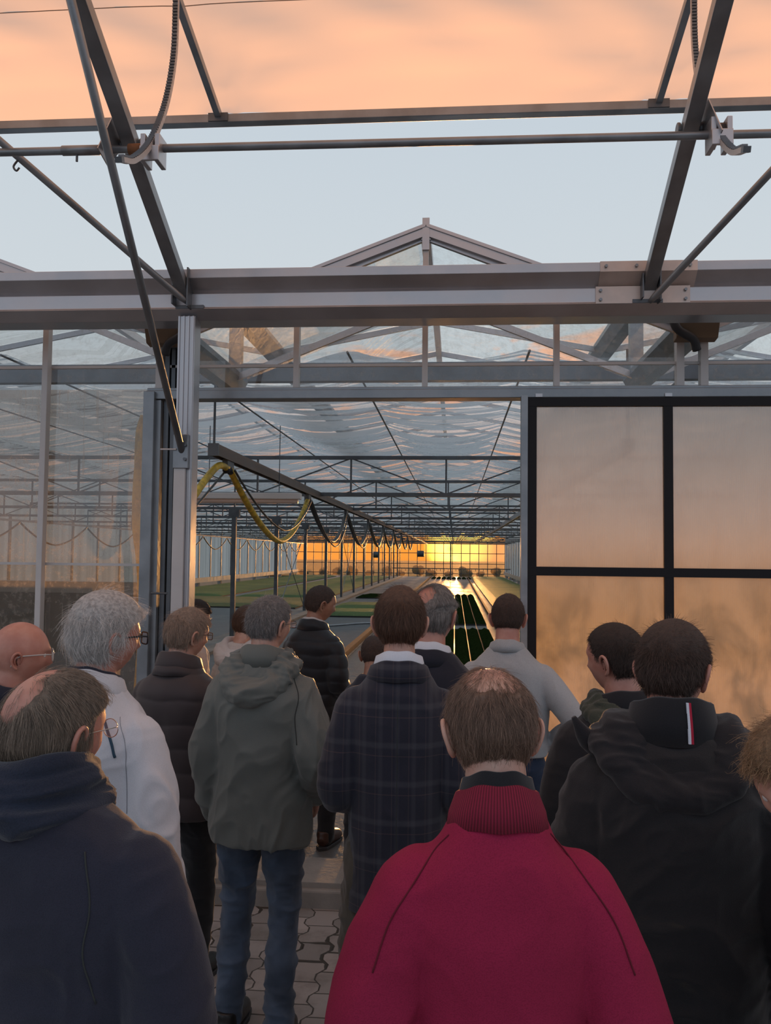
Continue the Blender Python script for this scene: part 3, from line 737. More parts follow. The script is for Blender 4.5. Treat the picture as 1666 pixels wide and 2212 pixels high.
#PEOPLE#
# ================================================================== PEOPLE
def lapsmooth(V, E, it, lam=.5):
    deg = np.bincount(E.ravel(), minlength=len(V)).astype(float)[:, None]; deg[deg == 0] = 1
    for _ in range(it):
        S = np.stack([np.bincount(E[:, 0], V[E[:, 1], c], len(V))+np.bincount(E[:, 1], V[E[:, 0], c], len(V)) for c in range(3)], 1)
        V = V+(S/deg-V)*lam
    return V
def solid(mb, vox, it=4, disp=None):
    """fuse overlapping closed pieces into one continuous surface, smooth it and push it along its normals by disp(V, N)"""
    o = bpy.data.objects.new('tmp', mb.mesh('tmp')); COL.objects.link(o)
    md = o.modifiers.new('r', 'REMESH'); md.mode = 'VOXEL'; md.voxel_size = vox; md.use_smooth_shade = True
    dg = bpy.context.evaluated_depsgraph_get(); me = bpy.data.meshes.new_from_object(o.evaluated_get(dg))
    bpy.data.objects.remove(o)
    n = len(me.vertices); V = np.empty(n*3); me.vertices.foreach_get('co', V); V = V.reshape(-1, 3)
    E = np.empty(len(me.edges)*2, np.int32); me.edges.foreach_get('vertices', E); E = E.reshape(-1, 2)
    V = lapsmooth(V, E, it)
    me.vertices.foreach_set('co', V.ravel()); me.update()
    if disp:
        N = np.empty(n*3); me.vertices.foreach_get('normal', N) if False else me.vertex_normals.foreach_get('vector', N)
        N = N.reshape(-1, 3); V = V+N*disp(V)[:, None]; V = lapsmooth(V, E, 1, .4)
        me.vertices.foreach_set('co', V.ravel()); me.update()
    me.polygons.foreach_set('use_smooth', [True]*len(me.polygons))
    me.materials.clear(); return me
def folds(amp, fr=(9, 9, 9), seed=0., low=.0, warp=.6):
    def d(V):
        P = V*np.array(fr)+seed
        w = vnoise(V*5+seed+31)-.5
        P = P+w[:, None]*warp*3
        a = 1-np.abs(2*vnoise(P)-1); b = 1-np.abs(2*vnoise(P*2.1+7)-1)
        return amp*(a**2*1.3+.5*b**2-.7)+low*(vnoise(V*3.3+seed)-.5)
    return d
def quilt(pitch, amp, seed=0):
    def d(V):
        s = np.abs(np.sin(PI*(V[:, 2]+.004*np.sin(V[:, 0]*30+seed))/pitch))
        return amp*(s**.45)-amp*.5+.006*(vnoise(V*np.array([22, 22, 9])+seed)-.5)+.012*(vnoise(V*5+seed)-.5)
    return d
def loft(mb, rings, n=40, k=4, e=2.3):
    """rings: (z, rx, ry, cx, cy)"""
    R_ = catmull(rings, k); V = []; F = []
    for z, rx, ry, cx, cy in R_:
        for i in range(n):
            a = 2*PI*i/n; c, s = math.cos(a), math.sin(a)
            V.append((cx+rx*math.copysign(abs(c)**(2/e), c), cy+ry*math.copysign(abs(s)**(2/e), s), z))
    for j in range(len(R_)-1):
        for i in range(n):
            i2 = (i+1) % n; F.append((j*n+i, j*n+i2, (j+1)*n+i2, (j+1)*n+i))
    F.append(tuple(range(n-1, -1, -1))); F.append(tuple((len(R_)-1)*n+i for i in range(n)))
    mb.add(V, F)
def limb(mb, pts, rad, n=16, k=5):
    pts = [tuple(p) for p in pts]; mb.tube(pts, list(rad), n, k)
    mb.ball(pts[0], rad[0]*.98, 14); mb.ball(pts[-1], rad[-1]*.98, 14)

def sstep(a, b, x):
    t_ = np.clip((x-a)/(b-a), 0, 1); return t_*t_*(3-2*t_)
def headP(D, fat=0., face=True):
    """unit directions (x right, y face, z up) -> points on the head, metres, centre between the ears"""
    D = np.asarray(D, float); x, y, z = D[:, 0], D[:, 1], D[:, 2]
    sq = 1+.10*np.abs(x*y)+.07*np.abs(x*z)*(z > 0)+.06*np.abs(y*z)*(z > 0)
    px = x*.0765*sq; py = y*.098*sq; pz = z*.110
    t_ = sstep(0, -1, z)
    px = px*(1-.20*t_)*(1+fat*.10*t_)*(1+.05*sstep(.2, -.6, y)*sstep(-.3, .5, z))
    py = np.where(y < 0, py*(1-.42*sstep(-.15, -.9, z)), py*(1-.06*t_))
    pz = np.where(z < 0, pz*1.10, pz)
    py = py-.006*sstep(.3, 1, z)*0
    # flatter face plane
    fr_ = sstep(.2, .8, y)
    py = py-.008*fr_*sstep(.3, -.2, z)*np.abs(x)
    if face:
        g = lambda u_, s: np.exp(-(u_/s)**2)
        F_ = sstep(.35, .7, y); ax = np.abs(px)
        py = py+F_*(.011*g(px, .011)*g(pz+.012, .020)+.021*g(px, .0135)*g(pz+.036, .0125)+.006*g(pz-.016, .010)*g(px, .045)
                    -.011*g(ax-.031, .015)*g(pz+.004, .012)+.004*g(ax-.045, .015)*g(pz+.034, .018)
                    +.0075*g(px, .024)*g(pz+.064, .0055)+.0075*g(px, .021)*g(pz+.077, .006)-.004*g(px, .024)*g(pz+.0705, .0025)
                    +.011*g(px, .022)*g(pz+.104, .016)-.003*g(px, .03)*g(pz+.089, .006))
        px = px+np.sign(px)*F_*(.003*g(pz+.034, .02)*g(ax-.05, .02))
    return np.stack([px, py, pz], 1)
def sphere_dirs(nu, nv):
    D = [(0, 0, -1.)]
    for i in range(1, nv):
        ph = PI*i/nv-PI/2
        for k in range(nu): D.append((math.cos(ph)*math.cos(2*PI*k/nu), math.cos(ph)*math.sin(2*PI*k/nu), math.sin(ph)))
    D.append((0, 0, 1.)); D = np.array(D); T = len(D)-1; F = []
    for k in range(nu):
        k2 = (k+1) % nu; F.append((0, 1+k2, 1+k)); F.append((T, T-nu+k, T-nu+k2))
        for i in range(nv-2): F.append((1+i*nu+k, 1+i*nu+k2, 1+(i+1)*nu+k2, 1+(i+1)*nu+k))
    return D, F
HD, HF = sphere_dirs(96, 72)

def hairline(D, kind):
    az = np.degrees(np.abs(np.arctan2(D[:, 0], D[:, 1]))); el_ = np.arcsin(np.clip(D[:, 2], -1, 1))
    rec = {'full': 0., 'reced': .18, 'top': 0., 'balding': .1, 'bald': 9., 'long': 0.}.get(kind, 0.)
    base = np.interp(az, [0, 35, 55, 72, 84, 97, 108, 125, 150, 180], [.62+rec, .66+rec, .50+rec, .05, -.02, .10, -.30, -.66, -.88, -.84])
    if kind == 'long': base = np.interp(az, [0, 35, 60, 75, 95, 180], [.62, .55, .1, -.6, -1.3, -1.4])
    k = D*np.array([9, 9, 9])
    return sstep(-.07, .09, el_-base+(vnoise(k+5)-.5)*.10)
def cone(D, c, rad, soft, seed=0.):
    c = np.array(c, float); c /= np.linalg.norm(c)
    a = np.arccos(np.clip(D@c, -1, 1))+(vnoise(D*7+seed)-.5)*.18
    return sstep(rad+soft, rad-soft, a)
def hair_mask(D, h):
    m = hairline(D, h['kind'])
    for c, rad, soft in h.get('spots', ()): m = m*(1-cone(D, c, rad, soft, h.get('seed', 1)))
    return m
def hair_mat(name, col, var=.35, rough=.5):
    m = bpy.data.materials.new(name); m.use_nodes = True; t = NT(m.node_tree)
    rn = t.n('ShaderNodeHairInfo').outputs['Random']
    c = t.mix(rn, tuple(max(0, x*(1-var)) for x in col)+(1,), tuple(min(1, x*(1+var)) for x in col)+(1,))
    hn = t.noise(t.mapping(t.n('ShaderNodeTexCoord').outputs['Object'], (1.5, 1.5, .22)), 70., 3., .6)
    c = t.mix(t.mr(hn, .38, .62, 0., .55), c, tuple(x*.38 for x in col)+(1,))
    p = t.n('ShaderNodeBsdfPrincipled', {'Base Color': c, 'Roughness': rough, 'Specular IOR Level': .35}).outputs[0]
    t.n('ShaderNodeOutputMaterial', {0: p})
    CAPM[name] = principled(name+' base', tuple(x*.55 for x in col), .8, 0, .5, 200, .3, 90)  # cap colour darkened as shade between the strands, for depth
    return m
CAPM = {}
def skin_mat(name, col, red=.0):
    m = bpy.data.materials.new(name); m.use_nodes = True; t = NT(m.node_tree)
    co = t.n('ShaderNodeTexCoord').outputs['Object']
    n = t.noise(co, 18., 4.); n2 = t.noise(co, 160., 3.)
    c = t.mix(t.mr(n, .35, .68), tuple(x*k for x, k in zip(col, (.92, .80, .78)))+(1,), tuple(min(1, x*1.08) for x in col)+(1,))
    b = t.n('ShaderNodeBump', {'Strength': .12, 'Distance': .002, 'Height': n2}).outputs[0]
    p = t.n('ShaderNodeBsdfPrincipled', {'Base Color': c, 'Roughness': .48, 'Normal': b, 'Subsurface Weight': .25, 'Subsurface Radius': (.012, .004, .002), 'Subsurface Scale': .6}).outputs[0]
    t.n('ShaderNodeOutputMaterial', {0: p}); return m
SKIN = {'fair': skin_mat('fair skin', (.56, .335, .255)), 'pink': skin_mat('ruddy skin', (.50, .25, .19)), 'tan': skin_mat('tanned skin', (.36, .19, .125))}
glass_lens = glassmat('spectacle lens', (.98, .98, .98), .12)
eye_w = principled('eye', (.7, .68, .65), .2)

def ear_mesh(mb, M, side, s=1.):
    def T(p): return tuple(M @ Vector((p[0]*side*s, p[1]*s, p[2]*s)))
    C = [(.000, .008, -.010), (.010, .010, .012), (.018, .004, .027), (.023, -.008, .033), (.026, -.020, .024), (.025, -.024, .006), (.019, -.019, -.012), (.012, -.010, -.024), (.006, .000, -.030)]
    m = MB(); m.tube(C, [.003, .0042, .0046, .0048, .0048, .0046, .0044, .0058, .0050], 8, 4)
    m.tube([(.006, .002, .016), (.014, -.008, .018), (.017, -.014, .006), (.010, -.010, -.010)], .0035, 8, 4)
    # shell between skull and helix
    nn = 10; V = []; F = []
    Cc = catmull(C, 3)
    for p in Cc: V.append(tuple(p)); V.append((p[0]*.35, p[1]*.45+.001, p[2]*.55)); 
    for i in range(len(Cc)-1): F.append((2*i, 2*i+1, 2*i+3, 2*i+2))
    F.append(tuple(2*i+1 for i in range(len(Cc))))
    m.add(V, F); V2 = [(v[0]-.004, v[1], v[2]) for v in V]; m.add(V2, [tuple(reversed(q)) for q in F])
    mb.add([T(v) for v in m.v], m.f if side > 0 else [tuple(reversed(q)) for q in m.f])

def hand(mb, wrist, d, side, s=1., curl=.5):
    w = Vector(wrist); d = Vector(d).normalized(); pn = Vector((-side, 0, 0)); fwd = d.cross(pn).normalized()
    if fwd.y < 0: fwd = -fwd
    pc = w+d*.045*s
    for q in (-.028, -.010, .010, .028):
        mb.tube([w+d*.005, w+d*.04+fwd*q*.7, w+d*.09*s+fwd*q], [.020, .016, .012], 10, 3)
        L = {-.028: .058, -.010: .075, .010: .080, .028: .072}[q]*s
        a = w+d*.088*s+fwd*q*1.12; b = a+d*L*.45+pn*L*.12; c = b+(d*(1-curl)+pn*curl).normalized()*L*.32; e = c+(d*(.6-curl)+pn).normalized()*L*.24
        mb.tube([a, b, c, e], [.0095, .0088, .0078, .0068], 10, 3); mb.ball(e, .0066, 8)
    a = w+d*.025*s+fwd*.026; b = a+fwd*.022+d*.030+pn*.012; c = b+d*.03+fwd*.004+pn*.008
    mb.tube([a, b, c], [.014, .011, .009], 10, 3); mb.ball(c, .0088, 8)

def band(name, mat, parent, pts0, pts1, th, lean=0., n=56):
    """closed collar wall: lower ring pts0=(cx,cy,z,rx,ry,dzfront), upper ring pts1"""
    V = []; F = []
    def ring(p, o_):
        cx, cy, z, rx, ry, dz = p
        return [(cx+(rx+o_)*math.cos(2*PI*i/n), cy+(ry+o_)*math.sin(2*PI*i/n), z+dz*math.sin(2*PI*i/n)+.002*math.sin(7*i)) for i in range(n)]
    mid = tuple((a+b)/2 for a, b in zip(pts0, pts1)); mid = (mid[0], mid[1], mid[2], mid[3]+.003, mid[4]+.003, mid[5])
    L = [ring(pts0, th), ring(mid, th), ring(pts1, th*.8), ring(tuple([*pts1[:2], pts1[2]+th*.5, *pts1[3:]]), 0), ring(pts1, -th*.8), ring(mid, -th), ring(pts0, -th)]
    for rr in L: V += rr
    for j in range(len(L)):
        j2 = (j+1) % len(L)
        for i in range(n): F.append((j*n+i, j*n+(i+1) % n, j2*n+(i+1) % n, j2*n+i))
    return MB().add(V, F).build(name, mat, parent, True)
def seam(name, mat, parent, target, pts, rad=.0018, off_=.001):
    """a stitched line laid on the garment's surface"""
    me = target.data; bv = BVHTree.FromPolygons([v.co for v in me.vertices], [p.vertices for p in me.polygons])
    P = []
    for p in catmull(pts, 10):
        q = bv.ray_cast(Vector((p[0], -.7, p[2])), Vector((0, 1, 0)))
        if q[0] is not None and q[0].y < .1: P.append(q[0]+Vector((0, -off_, 0)))
    for _ in range(2): P = [P[0]]+[(P[i-1]+P[i]*2+P[i+1])/4 for i in range(1, len(P)-1)]+[P[-1]] if len(P) > 2 else P
    if len(P) > 2: return MB().tube(P, rad, 6).build(name, mat, parent, True)

def strands(name, mat, parent, M, h, N, seed):
    rng = np.random.default_rng(seed)
    D = rng.normal(size=(N*3, 3)); D /= np.linalg.norm(D, axis=1)[:, None]
    pm = hair_mask(D, h); dens = h.get('thin', 0.)
    keep = rng.random(len(D)) < np.maximum(pm, dens*hairline(D, h['kind'])); D = D[keep][:N]; n = len(D)
    crown = np.array(h.get('crown', (0, -.45, .9)), float); crown /= np.linalg.norm(crown)
    K = h.get('k', 6); L = h['len']*(.65+.6*rng.random(n)); lift = h['lift']; P = []
    cl = h.get('clump', 0.)
    ja = rng.normal(size=(n, 3))*h.get('mess', .25)
    if cl: ja = ja*.5+ (np.stack([vnoise(D*cl+s) for s in (1, 40, 80)], 1)-.5)*h.get('mess', .25)*4
    Dk = D.copy()
    for k in range(K):
        s = k/(K-1); o_ = -.001+lift*(s**.8)*(.6+.8*rng.random(n) if k == 0 else lf)
        if k == 0: lf = .5+.9*rng.random(n)+2.2*(rng.random(n) > .94)*rng.random(n); o_ = np.full(n, -.001)
        p = headP(Dk, h.get('fat', 0), False); nr = Dk/np.array([.0755, .098, .112]); nr /= np.linalg.norm(nr, axis=1)[:, None]
        pt = p+nr*np.asarray(o_)[:, None]
        curlr = h.get('curl', 0)
        if curlr:
            pt = pt+curlr*s*np.stack([np.sin(9*s+ja[:, 0]*20), np.cos(9*s+ja[:, 1]*20), np.sin(8*s+ja[:, 2]*20)], 1)
        P.append(pt)
        fl_ = Dk-(Dk@crown)[:, None]*crown; fl_ = fl_-(np.sum(fl_*Dk, 1))[:, None]*Dk
        ln = np.linalg.norm(fl_, axis=1)[:, None]; fl_ = fl_/np.maximum(ln, 1e-3)
        dn = np.array([0, 0, -1.]); side_ = sstep(.5, -.1, Dk[:, 2])[:, None]; fl_ = fl_*(1-side_*.7)+dn*side_*.8
        sw = h.get('sweep')
        if sw is not None: fl_ = fl_+np.array(sw)*(1-side_)
        fl_ = fl_+ja; fl_ = fl_-(np.sum(fl_*Dk, 1))[:, None]*Dk; fl_ /= np.maximum(np.linalg.norm(fl_, axis=1)[:, None], .3)
        Dk = Dk+fl_*(L/(K-1)/.10)[:, None]; Dk /= np.linalg.norm(Dk, axis=1)[:, None]
    P = np.stack(P, 1).reshape(-1, 3)
    Mn = np.array(M); P = P@Mn[:3, :3].T+Mn[:3, 3]
    hc = bpy.data.hair_curves.new(name); hc.add_curves([K]*n); hc.points.foreach_set('position', P.astype(np.float32).ravel())
    ra = hc.attributes.get('radius') or hc.attributes.new('radius', 'FLOAT', 'POINT')
    R0 = h.get('rad', .00045); rr = np.tile(np.linspace(1, .25, K)*R0, n).astype(np.float32); ra.data.foreach_set('value', rr)
    hc.materials.append(mat); o = bpy.data.objects.new(name, hc); link(o, parent); return o

def person(label, x, y, ztop, ground, face=0., hyaw=0., hpitch=0., hroll=0., w=1., dp=1., belly=0., skin='fair', hs=1., grp=None,
           arms=('down', 'down'), lean=0., vox=.007, hair=None, jacket=None, legs=None, shoes=(.02, .02, .02), neck=1., nk=0., fwd=0., cat='person', feet=None, ear=1.):
    """x, y, ztop: top of the head in the place; face: heading of the body, degrees to the right of straight ahead"""
    R3 = Matrix.Rotation(-math.radians(hyaw), 4, 'Z') @ Matrix.Rotation(-math.radians(hpitch), 4, 'X') @ Matrix.Rotation(math.radians(hroll), 4, 'Y')
    Hs = ztop-ground; Bl = math.tan(math.radians(lean))
    D3 = headP(HD, .3*belly)*hs
    for _ in range(2):
        S = Hs/1.8; pv = Vector((0, -.005+fwd, 1.545*S))
        M = Matrix.Translation(pv) @ R3 @ Matrix.Translation((0, .022, .122*hs-nk)); top = max((M @ Vector(p)).z for p in D3[::7])
        Hs += (ztop-ground)-top
    S = Hs/1.8; pv = Vector((0, -.005+fwd, 1.545*S)); M = Matrix.Translation(pv) @ R3 @ Matrix.Translation((0, .022, .122*hs-nk))
    hc_ = M @ Vector((0, 0, .05)); rz = -math.radians(face)
    rx_, ry_ = hc_.x*math.cos(rz)-hc_.y*math.sin(rz), hc_.x*math.sin(rz)+hc_.y*math.cos(rz)
    # ---- arms
    J = {}
    for sd, kind in ((-1, arms[0]), (1, arms[1])):
        A = {'down': ((.205*w, -.03, 1.12), (.215*w, .04, .87)), 'pocket': ((.235*w, -.07, 1.13), (.20*w, .09, .95)),
             'front': ((.215*w, -.04, 1.13), (.10, .22*dp+.02, 1.05)), 'wide': ((.262*w, -.06, 1.14), (.15, .20, 1.02)),
             'hip': ((.30*w, -.07, 1.16), (.19, .10, 1.03)), 'phone': ((.225*w, .06, 1.16), (.08, .27, 1.26))}[kind]
        J[sd] = (Vector((sd*.146*w*S, -.014, 1.388*S)), Vector((sd*A[0][0]*S, A[0][1], A[0][2]*S)), Vector((sd*A[1][0]*S, A[1][1], A[1][2]*S)))
    # ---- legs
    ft = feet or ((-.11, .0), (.11, .02)); G = {}
    for sd, (fx, fy) in zip((-1, 1), ft):
        G[sd] = (Vector((sd*.085*S*w, 0, .93*S)), Vector((fx*.95+sd*.0, fy*.6+.03, .50*S)), Vector((fx, fy-.02, .09*S)))
    # ---- body: one continuous surface
    b = MB(); b.add([tuple(M @ Vector(p)) for p in D3], HF)
    q = M @ Vector((0, -.018, -.045*hs)); nr_ = .057*neck*(.5+.5*w)
    b.tube([(0, -.02, 1.40*S), (0, -.018, 1.50*S), tuple(Vector((0, -.01, 1.55*S)).lerp(q, .35)), tuple(q)], [nr_*1.25, nr_*1.08, nr_, nr_*.96], 22, 5)
    loft(b, [(.86*S, .13*w, .09*dp, 0, 0), (.98*S, .14*w, .095*dp, 0, 0), (1.12*S, .13*w, .09*dp, 0, 0), (1.30*S, .15*w, .095*dp, 0, 0), (1.41*S, .15*w, .085, 0, -.01), (1.475*S, .10*w, .065, 0, -.015), (1.52*S, .055, .05, 0, -.018)], 28)
    for sd in (-1, 1):
        a, e, wr = J[sd]; limb(b, [a, a.lerp(e, .5), e, e.lerp(wr, .5), wr], [.050, .046, .038, .034, .026]); hand(b, wr, (wr-e), sd, S)
        h0, k0, an = G[sd]; limb(b, [h0, h0.lerp(k0, .5), k0, k0.lerp(an, .4), an], [.078, .068, .050, .050, .034])
        b.tube([an, an+Vector((0, .05, -.05*S)), an+Vector((0, .14, -.065*S))], [.035, .032, .024], 10, 3)
    me = solid(b, min(vox, .0062), 3)
    # ears stay crisp: joined to the same body mesh after fusing
    eb = MB()
    for sd in (-1, 1): ear_mesh(eb, M @ Matrix.Translation((sd*.069*hs, -.004, -.022*hs)) @ Matrix.Rotation(math.radians(-8), 4, 'X'), sd, hs*ear)
    V0 = np.empty(len(me.vertices)*3); me.vertices.foreach_get('co', V0); V0 = V0.reshape(-1, 3)
    F0 = [tuple(p.vertices) for p in me.polygons]
    me2 = bpy.data.meshes.new('person'); me2.from_pydata(np.vstack([V0, np.array(eb.v)]).tolist(), [], F0+[tuple(i+len(V0) for i in q_) for q_ in eb.f])
    me2.polygons.foreach_set('use_smooth', [True]*len(me2.polygons)); me2.update(); bpy.data.meshes.remove(me)
    me2.materials.append(SKIN[skin]); root = bpy.data.objects.new('person', me2); link(root)
    root.location = (x-rx_, y-ry_, ground); root.rotation_euler = (0, 0, rz); tag(root, label, cat, grp)
    for sd in (-1, 1):
        ey = MB().ball(M @ Vector((sd*.031*hs, .0755*hs, -.004*hs)), .0118*hs, 14); ey.build('eye', eye_w, root, True)
    # ---- hair
    if hair:
        hm = hair['mat']; mk = hair_mask(HD, hair); th = hair.get('th', .006); keepv = mk > .04
        P0 = headP(HD, .3*belly, False)*hs; nr = HD/np.array([.0755, .098, .112]); nr /= np.linalg.norm(nr, axis=1)[:, None]
        topness = sstep(.1, .9, HD[:, 2]); tv = th*(.55+.75*topness*hair.get('vol', 1.))
        back = hair.get('backvol', 0.)*sstep(.2, -.8, HD[:, 1])*sstep(-.8, .0, HD[:, 2])
        P1 = P0+nr*(-.0035+(tv+back+.0035)*sstep(0, 1, mk)+.004*hair.get('lump', .4)*(vnoise(HD*14+3)-.5)*mk)[:, None]
        ids = -np.ones(len(HD), int); ids[keepv] = np.arange(keepv.sum())
        Fk = [tuple(int(ids[i]) for i in q_) for q_ in HF if all(keepv[i] for i in q_)]
        Pm = [tuple(M @ Vector(p)) for p in P1[keepv]]
        if Fk:
            ho = MB().add(Pm, Fk).build('hair', hair.get('capmat', CAPM[hm.name]), root, True)
            hh = dict(hair); Ms = M @ Matrix.Scale(hs*(1+th*4), 4); hh['fat'] = .3*belly
            st = strands('hair_strands', hm, ho, Ms, hh, hair['n'], int(abs(x*1000))+3); st['kind'] = 'stuff'
    # ---- trousers and shoes
    if legs:
        t_ = MB(); lf = legs.get('fat', 1.)
        loft(t_, [(.86*S, .135*w, .098*dp, 0, -.004), (.92*S, .168*w, .118*dp, 0, -.006), (1.0*S, .165*w, .112*dp, 0, 0), (1.06*S, .155*w, .105*dp, 0, 0)], 30)
        for sd in (-1, 1):
            h0, k0, an = G[sd]
            limb(t_, [h0, h0.lerp(k0, .45), k0, k0.lerp(an, .45), an+Vector((0, 0, -.02*S))], [.100*lf*(.5+.5*w), .088*lf, .068*lf, .066*lf, .058*lf], 20)
        tm = solid(t_, vox, 3, folds(legs.get('fold', .007), (9, 9, 15), x*7, .01)); tm.materials.append(legs['mat'])
        to = link(bpy.data.objects.new('trousers', tm), root)
        if legs.get('pocket'):
            for sx in (-1, 1):
                seam('pocket_stitching', legs['seam'], to, to, [(sx*.04, -.2, .965*S), (sx*.05, -.2, .88*S), (sx*.088, -.2, .86*S), (sx*.125, -.2, .885*S), (sx*.135, -.2, .965*S)], .0022)
        for sd in (-1, 1):
            an = G[sd][2]; c = Vector((an.x, an.y, 0)); s_ = MB()
            s_.tube([c+Vector((0, -.065, .045)), c+Vector((0, -.02, .060)), c+Vector((0, .06, .055)), c+Vector((0, .15, .040)), c+Vector((0, .20, .032))], [.034, .046, .048, .044, .028], 16, 4)
            s_.tube([c+Vector((0, -.03, .05)), c+Vector((0, -.025, .115))], [.046, .044], 16)
            for v in range(len(s_.v)):
                p = s_.v[v]; s_.v[v] = (p[0], p[1], max(p[2], .012))
            sm_ = solid(s_, .007, 2); sm_.materials.append(MAT_SHOE(shoes)); so = link(bpy.data.objects.new('shoe', sm_), root)
            k = MB(); pr = [(-.040, -.06), (-.047, .02), (-.05, .12), (-.035, .19), (0, .22), (.035, .19), (.05, .12), (.047, .02), (.040, -.06), (.0, -.10)]
            n_ = len(pr); k.add([(c.x+a, c.y+b_, z) for z in (0, .022) for a, b_ in pr], [(i, (i+1) % n_, n_+(i+1) % n_, n_+i) for i in range(n_)]+[tuple(range(n_-1, -1, -1)), tuple(range(n_, 2*n_))])
            k.build('sole', rubber, so, bevel=.003)
    # ---- jacket / top
    if jacket:
        jk = jacket; pad = jk.get('pad', .0); t_ = MB(); hz = jk.get('hem', .86)*S; bw = belly
        fl_ = jk.get('flare', 0.)
        sh = jk.get('sh', 1.)
        loft(t_, [(hz, (.178+fl_)*w+pad, .125*dp+pad+.02*bw, 0, .01*bw), (hz+.06, (.180+fl_*.7)*w+pad, .128*dp+pad+.03*bw, 0, .015*bw), (1.08*S, .172*w+pad, .122*dp+pad+.045*bw, 0, .02*bw), (1.20*S, .182*w+pad, .124*dp+pad+.02*bw, 0, .01*bw),
                  (1.31*S, .184*w+pad*.8, .126*dp+pad, 0, -.006), (1.38*S, .178*w*sh+pad*.8, .118+pad, 0, -.014), (1.43*S, .152*w*sh+pad*.8, .106+pad*.7, 0, -.018), (1.47*S, .120*w*sh+pad*.6, .090+pad*.5, 0, -.02), (1.502*S, .100*(.4+.6*w)+pad*.4, .078+pad*.4, 0, -.02), (1.53*S, .076+pad*.4, .070+pad*.4, 0, -.016)], 44)
        sl = jk.get('sleeve', 1.)
        for sd in (-1, 1):
            a, e, wr = J[sd]
            limb(t_, [a+Vector((0, 0, -.012)), a.lerp(e, .5)+Vector((sd*.008, 0, 0)), e, e.lerp(wr, .5), wr], [(.066+pad*.6)*sl, (.064+pad*.7)*sl, (.058+pad*.8)*sl, (.052+pad*.8)*sl, (.040+pad*.6)*sl], 20)
        dfn = jk.get('disp') or folds(jk.get('fold', .006), jk.get('fr', (9, 9, 12)), x*11+2, jk.get('low', .012))
        jm = solid(t_, vox, jk.get('sm', 5), dfn); jm.materials.append(jk['mat'])
        jo = link(bpy.data.objects.new(jk.get('name', 'jacket'), jm), root)
        col_ = jk.get('collar')
        if col_:
            for c in col_:
                nm, mt, z0, z1, r0, r1, th_ = c[:7]; ky = c[7] if len(c) > 7 else .0
                qn = Vector((0, -.01, 1.55*S)).lerp(q, .3)
                band(nm, mt, jo if nm in ('collar', 'collar_rib') else root, (0, -.016, z0*S, r0, r0*.92, -.022), (qn.x*.3, qn.y*.6-.008+ky, z1*S, r1, r1*.95, -.030), th_)
        for sp_ in jk.get('seams', ()):
            seam('seam', sp_[0], jo, jo, [(a*S, b_, c*S) for a, b_, c in sp_[1]], sp_[2] if len(sp_) > 2 else .0016)
        if jk.get('hood'):
            hd = jk['hood']; t_ = MB(); wd = hd.get('w', 1.)
            pts = [(-.10*wd, .07, 1.50*S), (-.135*wd, -.01, 1.50*S), (-.125*wd, -.085, 1.475*S), (-.07*wd, -.13, 1.44*S-hd.get('sag', .03)), (0, -.145, 1.425*S-hd.get('sag', .03)), (.07*wd, -.13, 1.44*S-hd.get('sag', .03)), (.125*wd, -.085, 1.475*S), (.135*wd, -.01, 1.50*S), (.10*wd, .07, 1.50*S)]
            rs = hd.get('r', 1.)
            if hd.get('fill'): t_.tube([(p[0]*.62, p[1]*.72, p[2]+.022) for p in pts], [.03, .036, .040, .044, .046, .044, .040, .036, .03], 14, 5); t_.tube([(p[0]*.85, p[1]*.9, p[2]+.002) for p in pts], [.022, .03, .036, .044, .048, .044, .036, .03, .022], 14, 5)
            t_.tube(pts, [.022*rs, .034*rs, .044*rs, .056*rs, .062*rs, .056*rs, .044*rs, .034*rs, .022*rs], 18, 5)
            pts2 = [(p[0]*.78, p[1]*.82+.0, p[2]+.035) for p in pts]; t_.tube(pts2, [.018, .026, .030, .034, .036, .034, .030, .026, .018], 14, 5)
            hm_ = solid(t_, .006, 3, folds(hd.get('fold', .012), (12, 12, 26), 5+x*3, .01, 1.2)); hm_.materials.append(hd['mat'])
            link(bpy.data.objects.new('hood', hm_), jo)
    root['_S'] = S
    return root, M, S
_SH = {}
def MAT_SHOE(c):
    if c not in _SH: _SH[c] = principled('shoe leather %d' % len(_SH), c, .4, 0, .2, 30)
    return _SH[c]
